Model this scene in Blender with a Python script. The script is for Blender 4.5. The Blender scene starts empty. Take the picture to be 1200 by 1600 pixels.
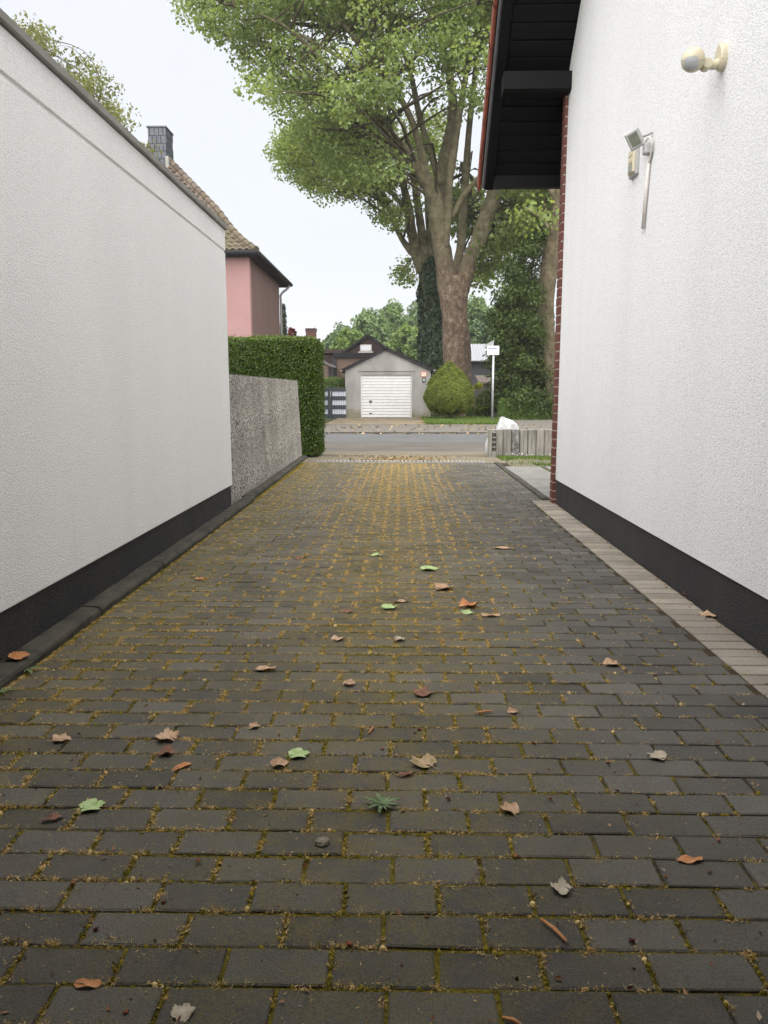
import bpy, math, random
import numpy as np
from mathutils import Matrix, Vector
random.seed(7); RNG = np.random.default_rng(11)
sc = bpy.context.scene
COL = sc.collection

# ------------------------------------------------------------------ camera, sky, sun, exposure
CAMZ = 1.07
cam = bpy.data.cameras.new('camera'); camo = bpy.data.objects.new('camera', cam); COL.objects.link(camo)
cam.sensor_fit = 'VERTICAL'; cam.sensor_height = 36.0; cam.lens = 36.0*1205/1600
cam.clip_start = 0.05; cam.clip_end = 3000
PITCH, YAW = math.radians(8.868), math.radians(1.22)
camo.location = (0, 0, CAMZ); camo.rotation_euler = (math.pi/2-PITCH, 0, YAW)
sc.camera = camo
sc.render.resolution_x, sc.render.resolution_y = 768, 1024

SUN_EL, SUN_AZ = math.radians(55), math.radians(177)
w = bpy.data.worlds.new('World'); sc.world = w; w.use_nodes = True
nt = w.node_tree; nt.nodes.clear()
sky = nt.nodes.new('ShaderNodeTexSky'); sky.sky_type = 'NISHITA'; sky.sun_disc = False
sky.sun_elevation = SUN_EL; sky.sun_rotation = SUN_AZ
sky.air_density = 1.0; sky.dust_density = 4.0; sky.ozone_density = 1.0
mx = nt.nodes.new('ShaderNodeMix'); mx.data_type = 'RGBA'; mx.inputs['Factor'].default_value = 0.965
mx.inputs[7].default_value = (1.62, 1.655, 1.72, 1)
bg = nt.nodes.new('ShaderNodeBackground'); bg.inputs['Strength'].default_value = 0.1
wo = nt.nodes.new('ShaderNodeOutputWorld')
cn_ = nt.nodes.new('ShaderNodeTexNoise'); cn_.inputs['Scale'].default_value = 1.8; cn_.inputs['Detail'].default_value = 5; cn_.inputs['Roughness'].default_value = 0.55
tc_ = nt.nodes.new('ShaderNodeTexCoord'); nt.links.new(tc_.outputs['Generated'], cn_.inputs['Vector'])
cr_ = nt.nodes.new('ShaderNodeValToRGB'); nt.links.new(cn_.outputs[0], cr_.inputs[0])      # cloud cover with faint structure
cr_.color_ramp.elements[0].position = 0.25; cr_.color_ramp.elements[0].color = (0.130, 0.134, 0.143, 1)
cr_.color_ramp.elements[1].position = 0.75; cr_.color_ramp.elements[1].color = (0.147, 0.150, 0.155, 1)
vs_ = nt.nodes.new('ShaderNodeVectorMath'); vs_.operation = 'SCALE'; vs_.inputs['Scale'].default_value = 10.0
nt.links.new(cr_.outputs[0], vs_.inputs[0]); nt.links.new(vs_.outputs[0], mx.inputs[7])
nt.links.new(sky.outputs[0], mx.inputs[6]); nt.links.new(mx.outputs[2], bg.inputs['Color']); nt.links.new(bg.outputs[0], wo.inputs[0])
sl = bpy.data.lights.new('sun', 'SUN'); sl.energy = 1.5; sl.angle = math.radians(125); sl.color = (1, 0.965, 0.92)
so = bpy.data.objects.new('sun', sl); COL.objects.link(so)
sdir = Vector((math.sin(SUN_AZ)*math.cos(SUN_EL), math.cos(SUN_AZ)*math.cos(SUN_EL), math.sin(SUN_EL)))
so.rotation_euler = sdir.to_track_quat('Z', 'Y').to_euler(); so.location = (-20, -20, 30)
sc.view_settings.view_transform = 'Standard'; sc.view_settings.look = 'None'
sc.view_settings.exposure = 2.68; sc.view_settings.gamma = 1.0; sc.view_settings.use_curve_mapping = False

# ------------------------------------------------------------------ measuring: a photo pixel (1200x1600) at world depth Y
def ray(px, py):
    x = (px-600)/1205; y = (800-py)/1205
    d = (x, math.cos(PITCH)+y*math.sin(PITCH), -math.sin(PITCH)+y*math.cos(PITCH))
    c, s = math.cos(YAW), math.sin(YAW)
    return (c*d[0]-s*d[1], s*d[0]+c*d[1], d[2])
def P(px, py, Y):
    r = ray(px, py); t = Y/r[1]; return (r[0]*t, Y, CAMZ+r[2]*t)
def onG(px, py, z=0.0):
    r = ray(px, py); t = (z-CAMZ)/r[2]; return (r[0]*t, r[1]*t, z)
def onX(px, py, X):
    r = ray(px, py); t = X/r[0]; return (X, r[1]*t, CAMZ+r[2]*t)

# ------------------------------------------------------------------ node helpers
def mat(name, rough=0.8, spec=0.3):
    m = bpy.data.materials.new(name); m.use_nodes = True
    b = m.node_tree.nodes['Principled BSDF']
    b.inputs['Roughness'].default_value = rough; b.inputs['Specular IOR Level'].default_value = spec
    return m, m.node_tree, b
def nn(t, typ, **k):
    n = t.nodes.new(typ)
    for a, v in k.items():
        if a in n.inputs: n.inputs[a].default_value = v
        else: setattr(n, a, v)
    return n
def posn(t): return nn(t, 'ShaderNodeNewGeometry').outputs['Position']
def noise(t, scale, detail=4, rough=0.6, vec=None, stretch=None):
    v = vec or posn(t)
    if stretch:
        mp = nn(t, 'ShaderNodeMapping'); mp.inputs['Scale'].default_value = stretch; t.links.new(v, mp.inputs[0]); v = mp.outputs[0]
    n = nn(t, 'ShaderNodeTexNoise', Scale=scale, Detail=detail, Roughness=rough); t.links.new(v, n.inputs['Vector'])
    return n.outputs[0]
def voro(t, scale, feature='F1', vec=None):
    n = nn(t, 'ShaderNodeTexVoronoi', Scale=scale); n.feature = feature; t.links.new(vec or posn(t), n.inputs['Vector']); return n
def ramp(t, fac, stops):
    r = nn(t, 'ShaderNodeValToRGB'); e = r.color_ramp.elements
    while len(e) < len(stops): e.new(0.5)
    for i, (p, c) in enumerate(stops):
        e[i].position = p; e[i].color = (*c, 1) if isinstance(c, tuple) else (c, c, c, 1)
    t.links.new(fac, r.inputs[0]); return r.outputs[0]
def mixc(t, fac, a, b, mode='MIX'):
    m = nn(t, 'ShaderNodeMix'); m.data_type = 'RGBA'; m.blend_type = mode
    for i, v in ((0, fac), (6, a), (7, b)):
        if isinstance(v, (int, float)): m.inputs[i].default_value = v
        elif isinstance(v, tuple): m.inputs[i].default_value = (*v, 1)
        else: t.links.new(v, m.inputs[i])
    return m.outputs[2]
def bump(t, b, h, strength=0.5, dist=0.005):
    n = nn(t, 'ShaderNodeBump', Strength=strength, Distance=dist); t.links.new(h, n.inputs['Height']); t.links.new(n.outputs[0], b.inputs['Normal'])
def maths(t, op, a, b=None):
    m = nn(t, 'ShaderNodeMath', operation=op)
    for i, v in enumerate((a, b)):
        if v is None: continue
        if isinstance(v, (int, float)): m.inputs[i].default_value = v
        else: t.links.new(v, m.inputs[i])
    return m.outputs[0]
def attr(t, name): return nn(t, 'ShaderNodeAttribute', attribute_name=name).outputs['Fac']
def simple(name, c1, c2=None, scale=8, rough=0.75, spec=0.3, bs=0.0, bscale=80, bdist=0.004, stretch=None, metal=0):
    m, t, b = mat(name, rough, spec)
    c2 = c2 or tuple(x*0.8 for x in c1)
    n = noise(t, scale, 5, 0.65, stretch=stretch)
    t.links.new(ramp(t, n, [(0.32, c2), (0.68, c1)]), b.inputs['Base Color'])
    b.inputs['Metallic'].default_value = metal
    if bs: bump(t, b, noise(t, bscale, 3, stretch=stretch), bs, bdist)
    return m

# ------------------------------------------------------------------ object helpers
def finish(o, mt, parent=None, label=None, cat=None, group=None, kind=None):
    if mt is not None and o.data is not None and not o.data.materials: o.data.materials.append(mt)
    COL.objects.link(o)
    if parent is not None:
        o.parent = parent; o.matrix_parent_inverse = Matrix.Translation(-Vector(ROOT[parent.name]))
    if label: o['label'] = label
    if cat: o['category'] = cat
    if group: o['group'] = group
    if kind: o['kind'] = kind
    return o
ROOT = {}
def thing(name, label, cat, loc, group=None):
    o = bpy.data.objects.new(name, None); o.location = loc; o.empty_display_size = 0.2
    finish(o, None, None, label, cat, group); ROOT[o.name] = loc
    return o
def pyd(name, v, f, smooth=False):
    m = bpy.data.meshes.new(name); m.from_pydata([tuple(p) for p in v], [], [tuple(q) for q in f]); m.update()
    if smooth: m.polygons.foreach_set('use_smooth', [True]*len(m.polygons))
    return m
def obj(name, v, f, mt, parent=None, smooth=False, **k):
    o = bpy.data.objects.new(name, pyd(name, v, f, smooth)); finish(o, mt, parent, **k); 
    ROOT.setdefault(o.name, (0, 0, 0)); return o
def fastmesh(name, V, F, tint=None, smooth=False):
    V = np.asarray(V, np.float32); F = np.asarray(F, np.int32); k = F.shape[1]
    m = bpy.data.meshes.new(name)
    m.vertices.add(len(V)); m.vertices.foreach_set('co', V.ravel())
    m.loops.add(F.size); m.loops.foreach_set('vertex_index', F.ravel())
    m.polygons.add(len(F)); m.polygons.foreach_set('loop_start', np.arange(0, F.size, k, dtype=np.int32))
    m.update(calc_edges=True)
    if tint is not None:
        a = m.attributes.new('tint', 'FLOAT', 'POINT'); a.data.foreach_set('value', np.asarray(tint, np.float32))
    if smooth: m.polygons.foreach_set('use_smooth', np.ones(len(F), dtype=bool))
    return m
def fobj(name, V, F, mt, parent=None, tint=None, smooth=False, **k):
    o = bpy.data.objects.new(name, fastmesh(name, V, F, tint, smooth)); finish(o, mt, parent, **k)
    ROOT.setdefault(o.name, (0, 0, 0)); return o
def boxvf(x0, x1, y0, y1, z0, z1, b=0.0):
    if b <= 0:
        v = [(x, y, z) for z in (z0, z1) for y in (y0, y1) for x in (x0, x1)]
        return v, [(0, 2, 3, 1), (4, 5, 7, 6), (0, 1, 5, 4), (2, 6, 7, 3), (0, 4, 6, 2), (1, 3, 7, 5)]
    # chamfered box: 24 verts
    v = []; idx = {}
    for ax in range(3):
        for sx in (0, 1):
            for sy in (0, 1):
                for sz in (0, 1):
                    s = (sx, sy, sz); lo = (x0, y0, z0); hi = (x1, y1, z1)
                    p = []
                    for a in range(3):
                        e = hi[a] if s[a] else lo[a]
                        if a != ax: e += -b if s[a] else b
                        p.append(e)
                    idx[(ax, s)] = len(v); v.append(tuple(p))
    f = []
    for ax in range(3):
        o1, o2 = [a for a in range(3) if a != ax]
        for sd in (0, 1):
            q = []
            for (u, w_) in ((0, 0), (1, 0), (1, 1), (0, 1)):
                s = [0, 0, 0]; s[ax] = sd; s[o1] = u; s[o2] = w_; q.append(idx[(ax, tuple(s))])
            flip = (sd == 0) ^ (ax == 1)
            f.append(tuple(q[::-1]) if flip else tuple(q))
    for a in range(3):                       # edges along axis a
        o1, o2 = [c for c in range(3) if c != a]
        for u in (0, 1):
            for w_ in (0, 1):
                s0 = [0, 0, 0]; s0[o1] = u; s0[o2] = w_; s1 = list(s0); s1[a] = 1
                f.append((idx[(o1, tuple(s0))], idx[(o1, tuple(s1))], idx[(o2, tuple(s1))], idx[(o2, tuple(s0))]))
    for sx in (0, 1):
        for sy in (0, 1):
            for sz in (0, 1):
                s = (sx, sy, sz); f.append((idx[(0, s)], idx[(1, s)], idx[(2, s)]))
    return v, f
def box(name, x0, x1, y0, y1, z0, z1, mt, parent=None, b=0.0, **k):
    v, f = boxvf(x0, x1, y0, y1, z0, z1, b); o = obj(name, v, f, mt, parent, **k)
    if b > 0:
        import bmesh
        bm = bmesh.new(); bm.from_mesh(o.data); bmesh.ops.recalc_face_normals(bm, faces=bm.faces); bm.to_mesh(o.data); bm.free()
    return o
def prism(name, poly, axis, a0, a1, mt, parent=None, **k):
    """extrude a polygon (list of 2-D points) along axis 'x','y' or 'z'"""
    def mk(p, a): return (a, p[0], p[1]) if axis == 'x' else ((p[0], a, p[1]) if axis == 'y' else (p[0], p[1], a))
    n = len(poly); v = [mk(p, a0) for p in poly]+[mk(p, a1) for p in poly]
    f = [tuple(range(n)), tuple(range(2*n-1, n-1, -1))]+[(i, i+n, (i+1) % n+n, (i+1) % n) for i in range(n)]
    o = obj(name, v, f, mt, parent, **k)
    import bmesh
    bm = bmesh.new(); bm.from_mesh(o.data); bmesh.ops.recalc_face_normals(bm, faces=bm.faces); bm.to_mesh(o.data); bm.free()
    return o
def tubevf(pts, sides=10, jitter=0.0, caps=True, seed=0):
    pts = [np.array(p, float) for p in pts]; rg = np.random.default_rng(seed)
    V, F = [], []; n = len(pts); up0 = np.array([0.3, 1, 0.1])
    for i, p in enumerate(pts):
        d = (pts[min(i+1, n-1)]-pts[max(i-1, 0)])[:3]; d = d/(np.linalg.norm(d)+1e-9)
        if abs(d@up0) > 0.95*np.linalg.norm(up0): up = np.array([1, 0, 0.2])
        else: up = up0
        a = np.cross(d, up); a /= np.linalg.norm(a); b = np.cross(d, a)
        for k in range(sides):
            th = 2*math.pi*k/sides; r = p[3]*(1+jitter*rg.normal())
            V.append(p[:3]+r*(math.cos(th)*a+math.sin(th)*b))
    for i in range(n-1):
        for k in range(sides):
            k2 = (k+1) % sides; F.append((i*sides+k, i*sides+k2, (i+1)*sides+k2, (i+1)*sides+k))
    if caps:
        F.append(tuple(range(sides))[::-1]); F.append(tuple((n-1)*sides+k for k in range(sides)))
    return V, F
def tube(name, pts, mt, parent=None, sides=10, jitter=0.0, smooth=True, **k):
    v, f = tubevf(pts, sides, jitter); return obj(name, v, f, mt, parent, smooth, **k)
def smoothpath(pts, n=4):
    pts = [np.array(p, float) for p in pts]; out = []
    for i in range(len(pts)-1):
        p0, p1, p2, p3 = pts[max(i-1, 0)], pts[i], pts[i+1], pts[min(i+2, len(pts)-1)]
        for k in range(n):
            t = k/n
            out.append(0.5*((2*p1)+(-p0+p2)*t+(2*p0-5*p1+4*p2-p3)*t*t+(-p0+3*p1-3*p2+p3)*t**3))
    out.append(pts[-1]); return out
def lathe(name, prof, cx, cy, mt, parent=None, sides=20, axis=None, **k):
    V, F = [], []
    for (r, z) in prof:
        for s in range(sides):
            a = 2*math.pi*s/sides; V.append((cx+r*math.cos(a), cy+r*math.sin(a), z))
    for i in range(len(prof)-1):
        for s in range(sides):
            s2 = (s+1) % sides; F.append((i*sides+s, i*sides+s2, (i+1)*sides+s2, (i+1)*sides+s))
    F.append(tuple(range(sides))[::-1]); F.append(tuple((len(prof)-1)*sides+s for s in range(sides)))
    return obj(name, V, F, mt, parent, True, **k)

# ------------------------------------------------------------------ leaf clouds
def unit(a): return a/(np.linalg.norm(a, axis=1, keepdims=True)+1e-9)
def leafcloud(C, size, wr=0.75, normal=None, nspread=0.6, droop=0.0, sizevar=0.35, rng=RNG):
    """two folded triangles per leaf; returns V, F, tint"""
    C = np.asarray(C, float); n = len(C)
    d = rng.normal(size=(n, 3)); d[:, 2] -= droop; d = unit(d)
    if normal is not None:
        nm = unit(np.asarray(normal)+nspread*rng.normal(size=(n, 3))); d = unit(d-(d*nm).sum(1, keepdims=True)*nm)
        s = np.cross(d, nm)
    else:
        nm = rng.normal(size=(n, 3)); nm[:, 2] += 0.6; s = unit(np.cross(d, nm)); nm = np.cross(s, d)
    L = size*(1+sizevar*rng.uniform(-1, 1, n))[:, None]; W = L*wr
    fold = nm*L*rng.uniform(-0.05, 0.22, n)[:, None]
    v0 = C-0.5*L*d; v2 = C+0.5*L*d-nm*L*0.12
    v1 = C-0.08*L*d+0.5*W*s+fold; v3 = C-0.08*L*d-0.5*W*s+fold
    V = np.stack([v0, v1, v2, v3], 1).reshape(-1, 3)
    b = np.arange(n)[:, None]*4
    F = np.concatenate([b+np.array([[0, 1, 2]]), b+np.array([[0, 2, 3]])], 1).reshape(-1, 3)
    return V, F, np.repeat(rng.random(n), 4)
LEAFGAIN = {'plane_tree_leaf': 2.3, 'rear_plane_leaf': 2.3, 'yew_needle': 1.75, 'hazed_woodland_leaf': 1.5, 'deep_woodland_leaf': 1.5, 'bright_green_leaf': 1.25, 'privet_leaf': 1.35, 'dark_shrub_leaf': 1.25, 'low_hedge_leaf': 2.6, 'lime_yellow_leaf': 1.1, 'dark_red_leaf': 1.0}
def leafmat(name, dark, mid, light, trans=0.35, gloss=0.45, spec=0.35):
    g = LEAFGAIN.get(name, 1.3); dark, mid, light = (tuple(x*g for x in c) for c in (dark, mid, light))
    m, t, b = mat(name, gloss, spec)
    c = ramp(t, attr(t, 'tint'), [(0.0, dark), (0.5, mid), (1.0, light)])
    c = mixc(t, 0.5, c, ramp(t, noise(t, 0.9, 2), [(0.3, 0.62), (0.7, 1.0)]), 'MULTIPLY')
    t.links.new(c, b.inputs['Base Color'])
    tr = nn(t, 'ShaderNodeBsdfTranslucent'); t.links.new(mixc(t, 1.0, c, (1.22, 1.15, 0.62), 'MULTIPLY'), tr.inputs[0])
    mi = nn(t, 'ShaderNodeMixShader'); mi.inputs[0].default_value = trans
    t.links.new(b.outputs[0], mi.inputs[1]); t.links.new(tr.outputs[0], mi.inputs[2])
    t.links.new(mi.outputs[0], t.nodes['Material Output'].inputs[0])
    return m
def inpoly(px, py, poly):
    ins = np.zeros(len(px), bool); n = len(poly)
    for i in range(n):
        x0, y0 = poly[i]; x1, y1 = poly[(i+1) % n]
        c = ((y0 > py) != (y1 > py)) & (px < (x1-x0)*(py-y0)/((y1-y0)+1e-12)+x0)
        ins ^= c
    return ins

# ================================================================== MATERIALS
def render_white(name, tone, speck, scale=95, warm=(1, 1, 1)):
    m, t, b = mat(name, 0.9, 0.15)
    ds = nn(t, 'ShaderNodeTexNoise', Scale=scale*0.6, Detail=2.0); t.links.new(posn(t), ds.inputs['Vector'])
    vm = nn(t, 'ShaderNodeVectorMath', operation='MULTIPLY_ADD'); t.links.new(ds.outputs['Color'], vm.inputs[0]); vm.inputs[1].default_value = (0.012, 0.012, 0.012); t.links.new(posn(t), vm.inputs[2])
    vo = voro(t, scale, vec=vm.outputs[0]).outputs['Distance']; n2 = noise(t, scale*1.9, 3, 0.6)
    h = maths(t, 'ADD', maths(t, 'MULTIPLY', vo, -0.75), n2)
    g = ramp(t, h, [(0.0, tuple(tone*speck*x for x in warm)), (0.14, tuple(tone*x for x in warm))])
    big = ramp(t, noise(t, 0.7, 4, stretch=(1, 1, 0.35)), [(0.3, 0.95), (0.7, 1.0)])
    streak = ramp(t, noise(t, 2.2, 5, 0.7, stretch=(1, 1, 0.08)), [(0.28, 0.96), (0.5, 1.0)])
    g = mixc(t, 1.0, mixc(t, 1.0, g, big, 'MULTIPLY'), streak, 'MULTIPLY')
    t.links.new(g, b.inputs['Base Color']); bump(t, b, h, 0.6, 0.006)
    return m
M = {}
M['render_l'] = render_white('white_roughcast', 0.89, 0.89, 140, (1.0, 0.995, 0.985))
M['render_r'] = render_white('bright_white_roughcast', 0.80, 0.81, 130, (0.99, 0.995, 1.0))
def plinth_mat():
    m, t, b = mat('dark_plinth_paint', 0.75, 0.3)
    n = noise(t, 110, 3); c = ramp(t, n, [(0.32, (0.010, 0.010, 0.011)), (0.7, (0.046, 0.046, 0.048))])
    dust = ramp(t, noise(t, 3, 5, 0.7), [(0.42, 0.0), (0.75, 0.55)])
    t.links.new(mixc(t, dust, c, (0.06, 0.056, 0.05)), b.inputs['Base Color']); bump(t, b, n, 0.9, 0.008); return m
M['plinth'] = plinth_mat()
M['coping'] = simple('grey_edge_metal', (0.27, 0.26, 0.235), (0.18, 0.175, 0.155), 5, 0.55, 0.4)
def paver_mat(name, lo, hi, moss=1.0):
    m, t, b = mat(name, 0.78, 0.35)
    tint = attr(t, 'tint')
    oi = nn(t, 'ShaderNodeObjectInfo').outputs['Random']
    tt = maths(t, 'FRACT', maths(t, 'ADD', tint, oi))
    c = ramp(t, tt, [(0, lo), (0.75, hi), (1.0, tuple(x*1.22 for x in hi))])
    fine = noise(t, 260, 3, 0.7); c = mixc(t, 1.0, c, ramp(t, noise(t, 1.7, 5, 0.7), [(0.3, 0.72), (0.7, 1.22)]), 'MULTIPLY')
    c = mixc(t, 1.0, c, ramp(t, fine, [(0.3, 0.5), (0.68, 1.3)]), 'MULTIPLY')
    sp = ramp(t, voro(t, 170).outputs['Distance'], [(0.10, 1.0), (0.2, 0.0)])
    spm = maths(t, 'MULTIPLY', sp, ramp(t, noise(t, 40, 2), [(0.46, 0.0), (0.62, 0.8)]))
    c = mixc(t, spm, c, (0.27, 0.25, 0.215))
    # dust and moss film, heavier along the untrodden middle and by the kerb
    x = nn(t, 'ShaderNodeSeparateXYZ'); t.links.new(posn(t), x.inputs[0])
    def band(c0, wd):
        q = maths(t, 'DIVIDE', maths(t, 'SUBTRACT', x.outputs[0], c0), wd); return maths(t, 'EXPONENT', maths(t, 'MULTIPLY', maths(t, 'MULTIPLY', q, q), -1.0))
    dn = maths(t, 'ADD', band(-0.08, 0.62), maths(t, 'MULTIPLY', band(-1.25, 0.32), 0.9))
    f = maths(t, 'MULTIPLY', dn, ramp(t, noise(t, 11, 6, 0.72), [(0.36, 0.0), (0.56, 1.0)]))
    f = maths(t, 'MULTIPLY', f, ramp(t, noise(t, 160, 3, 0.6), [(0.42, 0.12), (0.6, 1.0)]))
    yy = nn(t, 'ShaderNodeMapRange'); t.links.new(x.outputs[1], yy.inputs[0]); yy.inputs[1].default_value = 1.2; yy.inputs[2].default_value = 3.5; yy.inputs[3].default_value = 0.55; yy.inputs[4].default_value = 1.0
    f = maths(t, 'MULTIPLY', maths(t, 'MULTIPLY', f, yy.outputs[0]), moss)
    c = mixc(t, f, c, (0.155, 0.122, 0.020))
    d = maths(t, 'MULTIPLY', ramp(t, noise(t, 2.3, 5, 0.65), [(0.42, 0.0), (0.7, 0.5)]), 0.5)
    c = mixc(t, d, c, (0.135, 0.122, 0.10))
    t.links.new(c, b.inputs['Base Color'])
    bump(t, b, maths(t, 'ADD', fine, maths(t, 'MULTIPLY', noise(t, 60, 3), 0.6)), 1.0, 0.004); return m
M['paver'] = paver_mat('dark_concrete_paver', (0.058, 0.055, 0.050), (0.094, 0.089, 0.080))
M['paver_light'] = paver_mat('pale_concrete_paver', (0.235, 0.208, 0.172), (0.30, 0.268, 0.222), 0.0)
def joint_mat():
    m, t, b = mat('joint_sand_and_moss', 0.95, 0.1)
    x = nn(t, 'ShaderNodeSeparateXYZ'); t.links.new(posn(t), x.inputs[0])
    q = maths(t, 'DIVIDE', maths(t, 'ADD', x.outputs[0], 0.05), 0.75); bd = maths(t, 'EXPONENT', maths(t, 'MULTIPLY', maths(t, 'MULTIPLY', q, q), -1.0))
    q2 = maths(t, 'DIVIDE', maths(t, 'ADD', x.outputs[0], 1.3), 0.3); b2 = maths(t, 'EXPONENT', maths(t, 'MULTIPLY', maths(t, 'MULTIPLY', q2, q2), -1.0))
    k = maths(t, 'ADD', maths(t, 'MULTIPLY', maths(t, 'MAXIMUM', bd, b2), 0.34), -0.10)
    f = ramp(t, maths(t, 'ADD', noise(t, 7, 5, 0.7), k), [(0.46, 0.0), (0.60, 1.0)])
    mc = ramp(t, noise(t, 130, 3), [(0.3, (0.05, 0.042, 0.008)), (0.7, (0.17, 0.135, 0.02))])
    sc_ = ramp(t, noise(t, 200, 3), [(0.3, (0.018, 0.015, 0.011)), (0.7, (0.07, 0.055, 0.036))])
    t.links.new(mixc(t, f, sc_, mc), b.inputs['Base Color']); bump(t, b, noise(t, 150, 4), 1.0, 0.006); return m
M['joint'] = joint_mat()
M['kerb'] = simple('weathered_kerb_concrete', (0.085, 0.078, 0.062), (0.03, 0.029, 0.025), 9, 0.9, 0.2, 0.8, 120, 0.004)
def washed():
    m, t, b = mat('washed_aggregate_concrete', 0.9, 0.25)
    vo = voro(t, 62); v2 = voro(t, 120)
    c = ramp(t, nn_sep(t, vo.outputs['Color']), [(0.0, (0.09, 0.082, 0.07)), (0.3, (0.29, 0.27, 0.235)), (0.62, (0.45, 0.425, 0.38)), (1.0, (0.62, 0.59, 0.53))])
    edge = ramp(t, vo.outputs['Distance'], [(0.35, 1.0), (0.75, 0.42)])
    c = mixc(t, 1.0, c, edge, 'MULTIPLY')
    st = ramp(t, noise(t, 2.4, 5, 0.7, stretch=(1, 1, 0.12)), [(0.35, 0.86), (0.62, 1.15)])
    t.links.new(mixc(t, 1.0, c, st, 'MULTIPLY'), b.inputs['Base Color']); bump(t, b, edge, 0.8, 0.008); return m
def nn_sep(t, c):
    s = nn(t, 'ShaderNodeSeparateColor'); t.links.new(c, s.inputs[0]); return s.outputs[0]
M['washed'] = washed()
M['asphalt'] = simple('road_asphalt', (0.105, 0.107, 0.108), (0.082, 0.084, 0.085), 1.2, 0.85, 0.3, 0.4, 70, 0.004)
M['oldasphalt'] = simple('worn_reddish_asphalt', (0.130, 0.120, 0.108), (0.066, 0.061, 0.055), 2.6, 0.9, 0.2, 0.5, 60, 0.005, stretch=(0.35, 1.6, 1))
M['gutter'] = simple('dusty_paving_band', (0.185, 0.162, 0.115), (0.115, 0.10, 0.075), 5, 0.9, 0.2, 0.5, 60, 0.004, stretch=(0.4, 2.2, 1))
M['footway'] = simple('far_footway_paving', (0.165, 0.152, 0.132), (0.105, 0.096, 0.084), 4, 0.9, 0.2, 0.5, 30, 0.004)
M['apron'] = simple('garage_apron_concrete', (0.24, 0.195, 0.135), (0.15, 0.125, 0.085), 1.5, 0.9, 0.2, 0.5, 30, 0.004)
M['soil'] = simple('garden_ground', (0.07, 0.085, 0.03), (0.045, 0.05, 0.02), 2, 0.95, 0.1)
M['slab'] = simple('grey_path_slab', (0.22, 0.215, 0.20), (0.15, 0.145, 0.135), 6, 0.85, 0.25, 0.4, 90, 0.003)
M['palisade'] = simple('weathered_palisade_concrete', (0.32, 0.305, 0.27), (0.15, 0.145, 0.125), 6, 0.9, 0.2, 0.5, 60, 0.004, stretch=(1.5, 1.5, 0.35))
M['palisade_dark'] = simple('lichen_stained_palisade', (0.30, 0.30, 0.28), (0.055, 0.056, 0.055), 14, 0.9, 0.2, 0.6, 50, 0.004)
M['black_wood'] = simple('black_stained_boards', (0.0042, 0.0042, 0.0048), (0.0025, 0.0025, 0.003), 14, 0.6, 0.15, 0.4, 40, 0.002, stretch=(0.2, 3, 3))
M['grey_edge'] = simple('grey_verge_strip', (0.11, 0.11, 0.115), (0.07, 0.07, 0.075), 10, 0.45, 0.5)
M['terracotta'] = simple('terracotta_tile', (0.22, 0.062, 0.035), (0.13, 0.04, 0.028), 9, 0.75, 0.3, 0.4, 60)
M['brick'] = simple('red_facing_brick', (0.14, 0.054, 0.042), (0.09, 0.036, 0.030), 20, 0.85, 0.25, 0.6, 120, 0.003)
M['mortar'] = simple('pale_mortar', (0.40, 0.35, 0.29), (0.30, 0.26, 0.21), 30, 0.95, 0.1, 0.5, 150, 0.003)
M['cream_plastic'] = simple('aged_cream_plastic', (0.56, 0.51, 0.37), (0.48, 0.43, 0.30), 12, 0.4, 0.5)
M['lens'] = simple('grey_sensor_lens', (0.42, 0.43, 0.43), (0.36, 0.37, 0.37), 40, 0.35, 0.5)
M['grey_plastic'] = simple('grey_painted_metal', (0.42, 0.42, 0.41), (0.33, 0.33, 0.32), 15, 0.45, 0.5)
M['dark_lens'] = simple('lamp_glass', (0.20, 0.21, 0.16), (0.14, 0.15, 0.12), 20, 0.15, 0.5)
M['white_plastic'] = simple('off_white_plastic', (0.62, 0.59, 0.56), (0.52, 0.49, 0.46), 15, 0.5, 0.4)
M['black_plastic'] = simple('black_plastic', (0.02, 0.02, 0.022), None, 15, 0.4, 0.5)
def grey_render():
    m, t, b = mat('grey_cement_render', 0.92, 0.15)
    z = nn(t, 'ShaderNodeSeparateXYZ'); t.links.new(posn(t), z.inputs[0])
    c = ramp(t, noise(t, 1.3, 6, 0.68, stretch=(1, 1, 0.45)), [(0.3, (0.20, 0.197, 0.187)), (0.7, (0.325, 0.32, 0.303))])
    st = maths(t, 'ADD', maths(t, 'MULTIPLY', z.outputs[2], -1.1), maths(t, 'MULTIPLY', noise(t, 3, 5, 0.7), 1.3))
    f = ramp(t, st, [(0.25, 0.0), (0.75, 0.8)])
    t.links.new(mixc(t, f, c, (0.15, 0.135, 0.075)), b.inputs['Base Color']); bump(t, b, noise(t, 25, 4), 0.4, 0.008); return m
M['grey_render'] = grey_render()
M['white_paint'] = simple('white_door_paint', (0.62, 0.625, 0.63), (0.54, 0.545, 0.55), 3, 0.4, 0.45)
M['dark_roof'] = simple('dark_roof_edge', (0.024, 0.022, 0.024), (0.014, 0.013, 0.015), 9, 0.7, 0.3)
M['anthracite'] = simple('anthracite_fence_paint', (0.028, 0.034, 0.042), (0.020, 0.025, 0.031), 9, 0.5, 0.4)
M['pale_strip'] = simple('pale_privacy_strip', (0.50, 0.53, 0.60), (0.34, 0.37, 0.43), 18, 0.6, 0.3, stretch=(1, 1, 0.1))
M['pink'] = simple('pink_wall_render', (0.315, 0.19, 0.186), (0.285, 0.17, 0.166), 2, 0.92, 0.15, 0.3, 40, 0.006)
M['pinkbrown'] = simple('brownish_pink_wall_render', (0.15, 0.10, 0.09), (0.13, 0.085, 0.077), 1.2, 0.92, 0.15, 0.3, 40, 0.006, stretch=(1, 1, 0.3))
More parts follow.
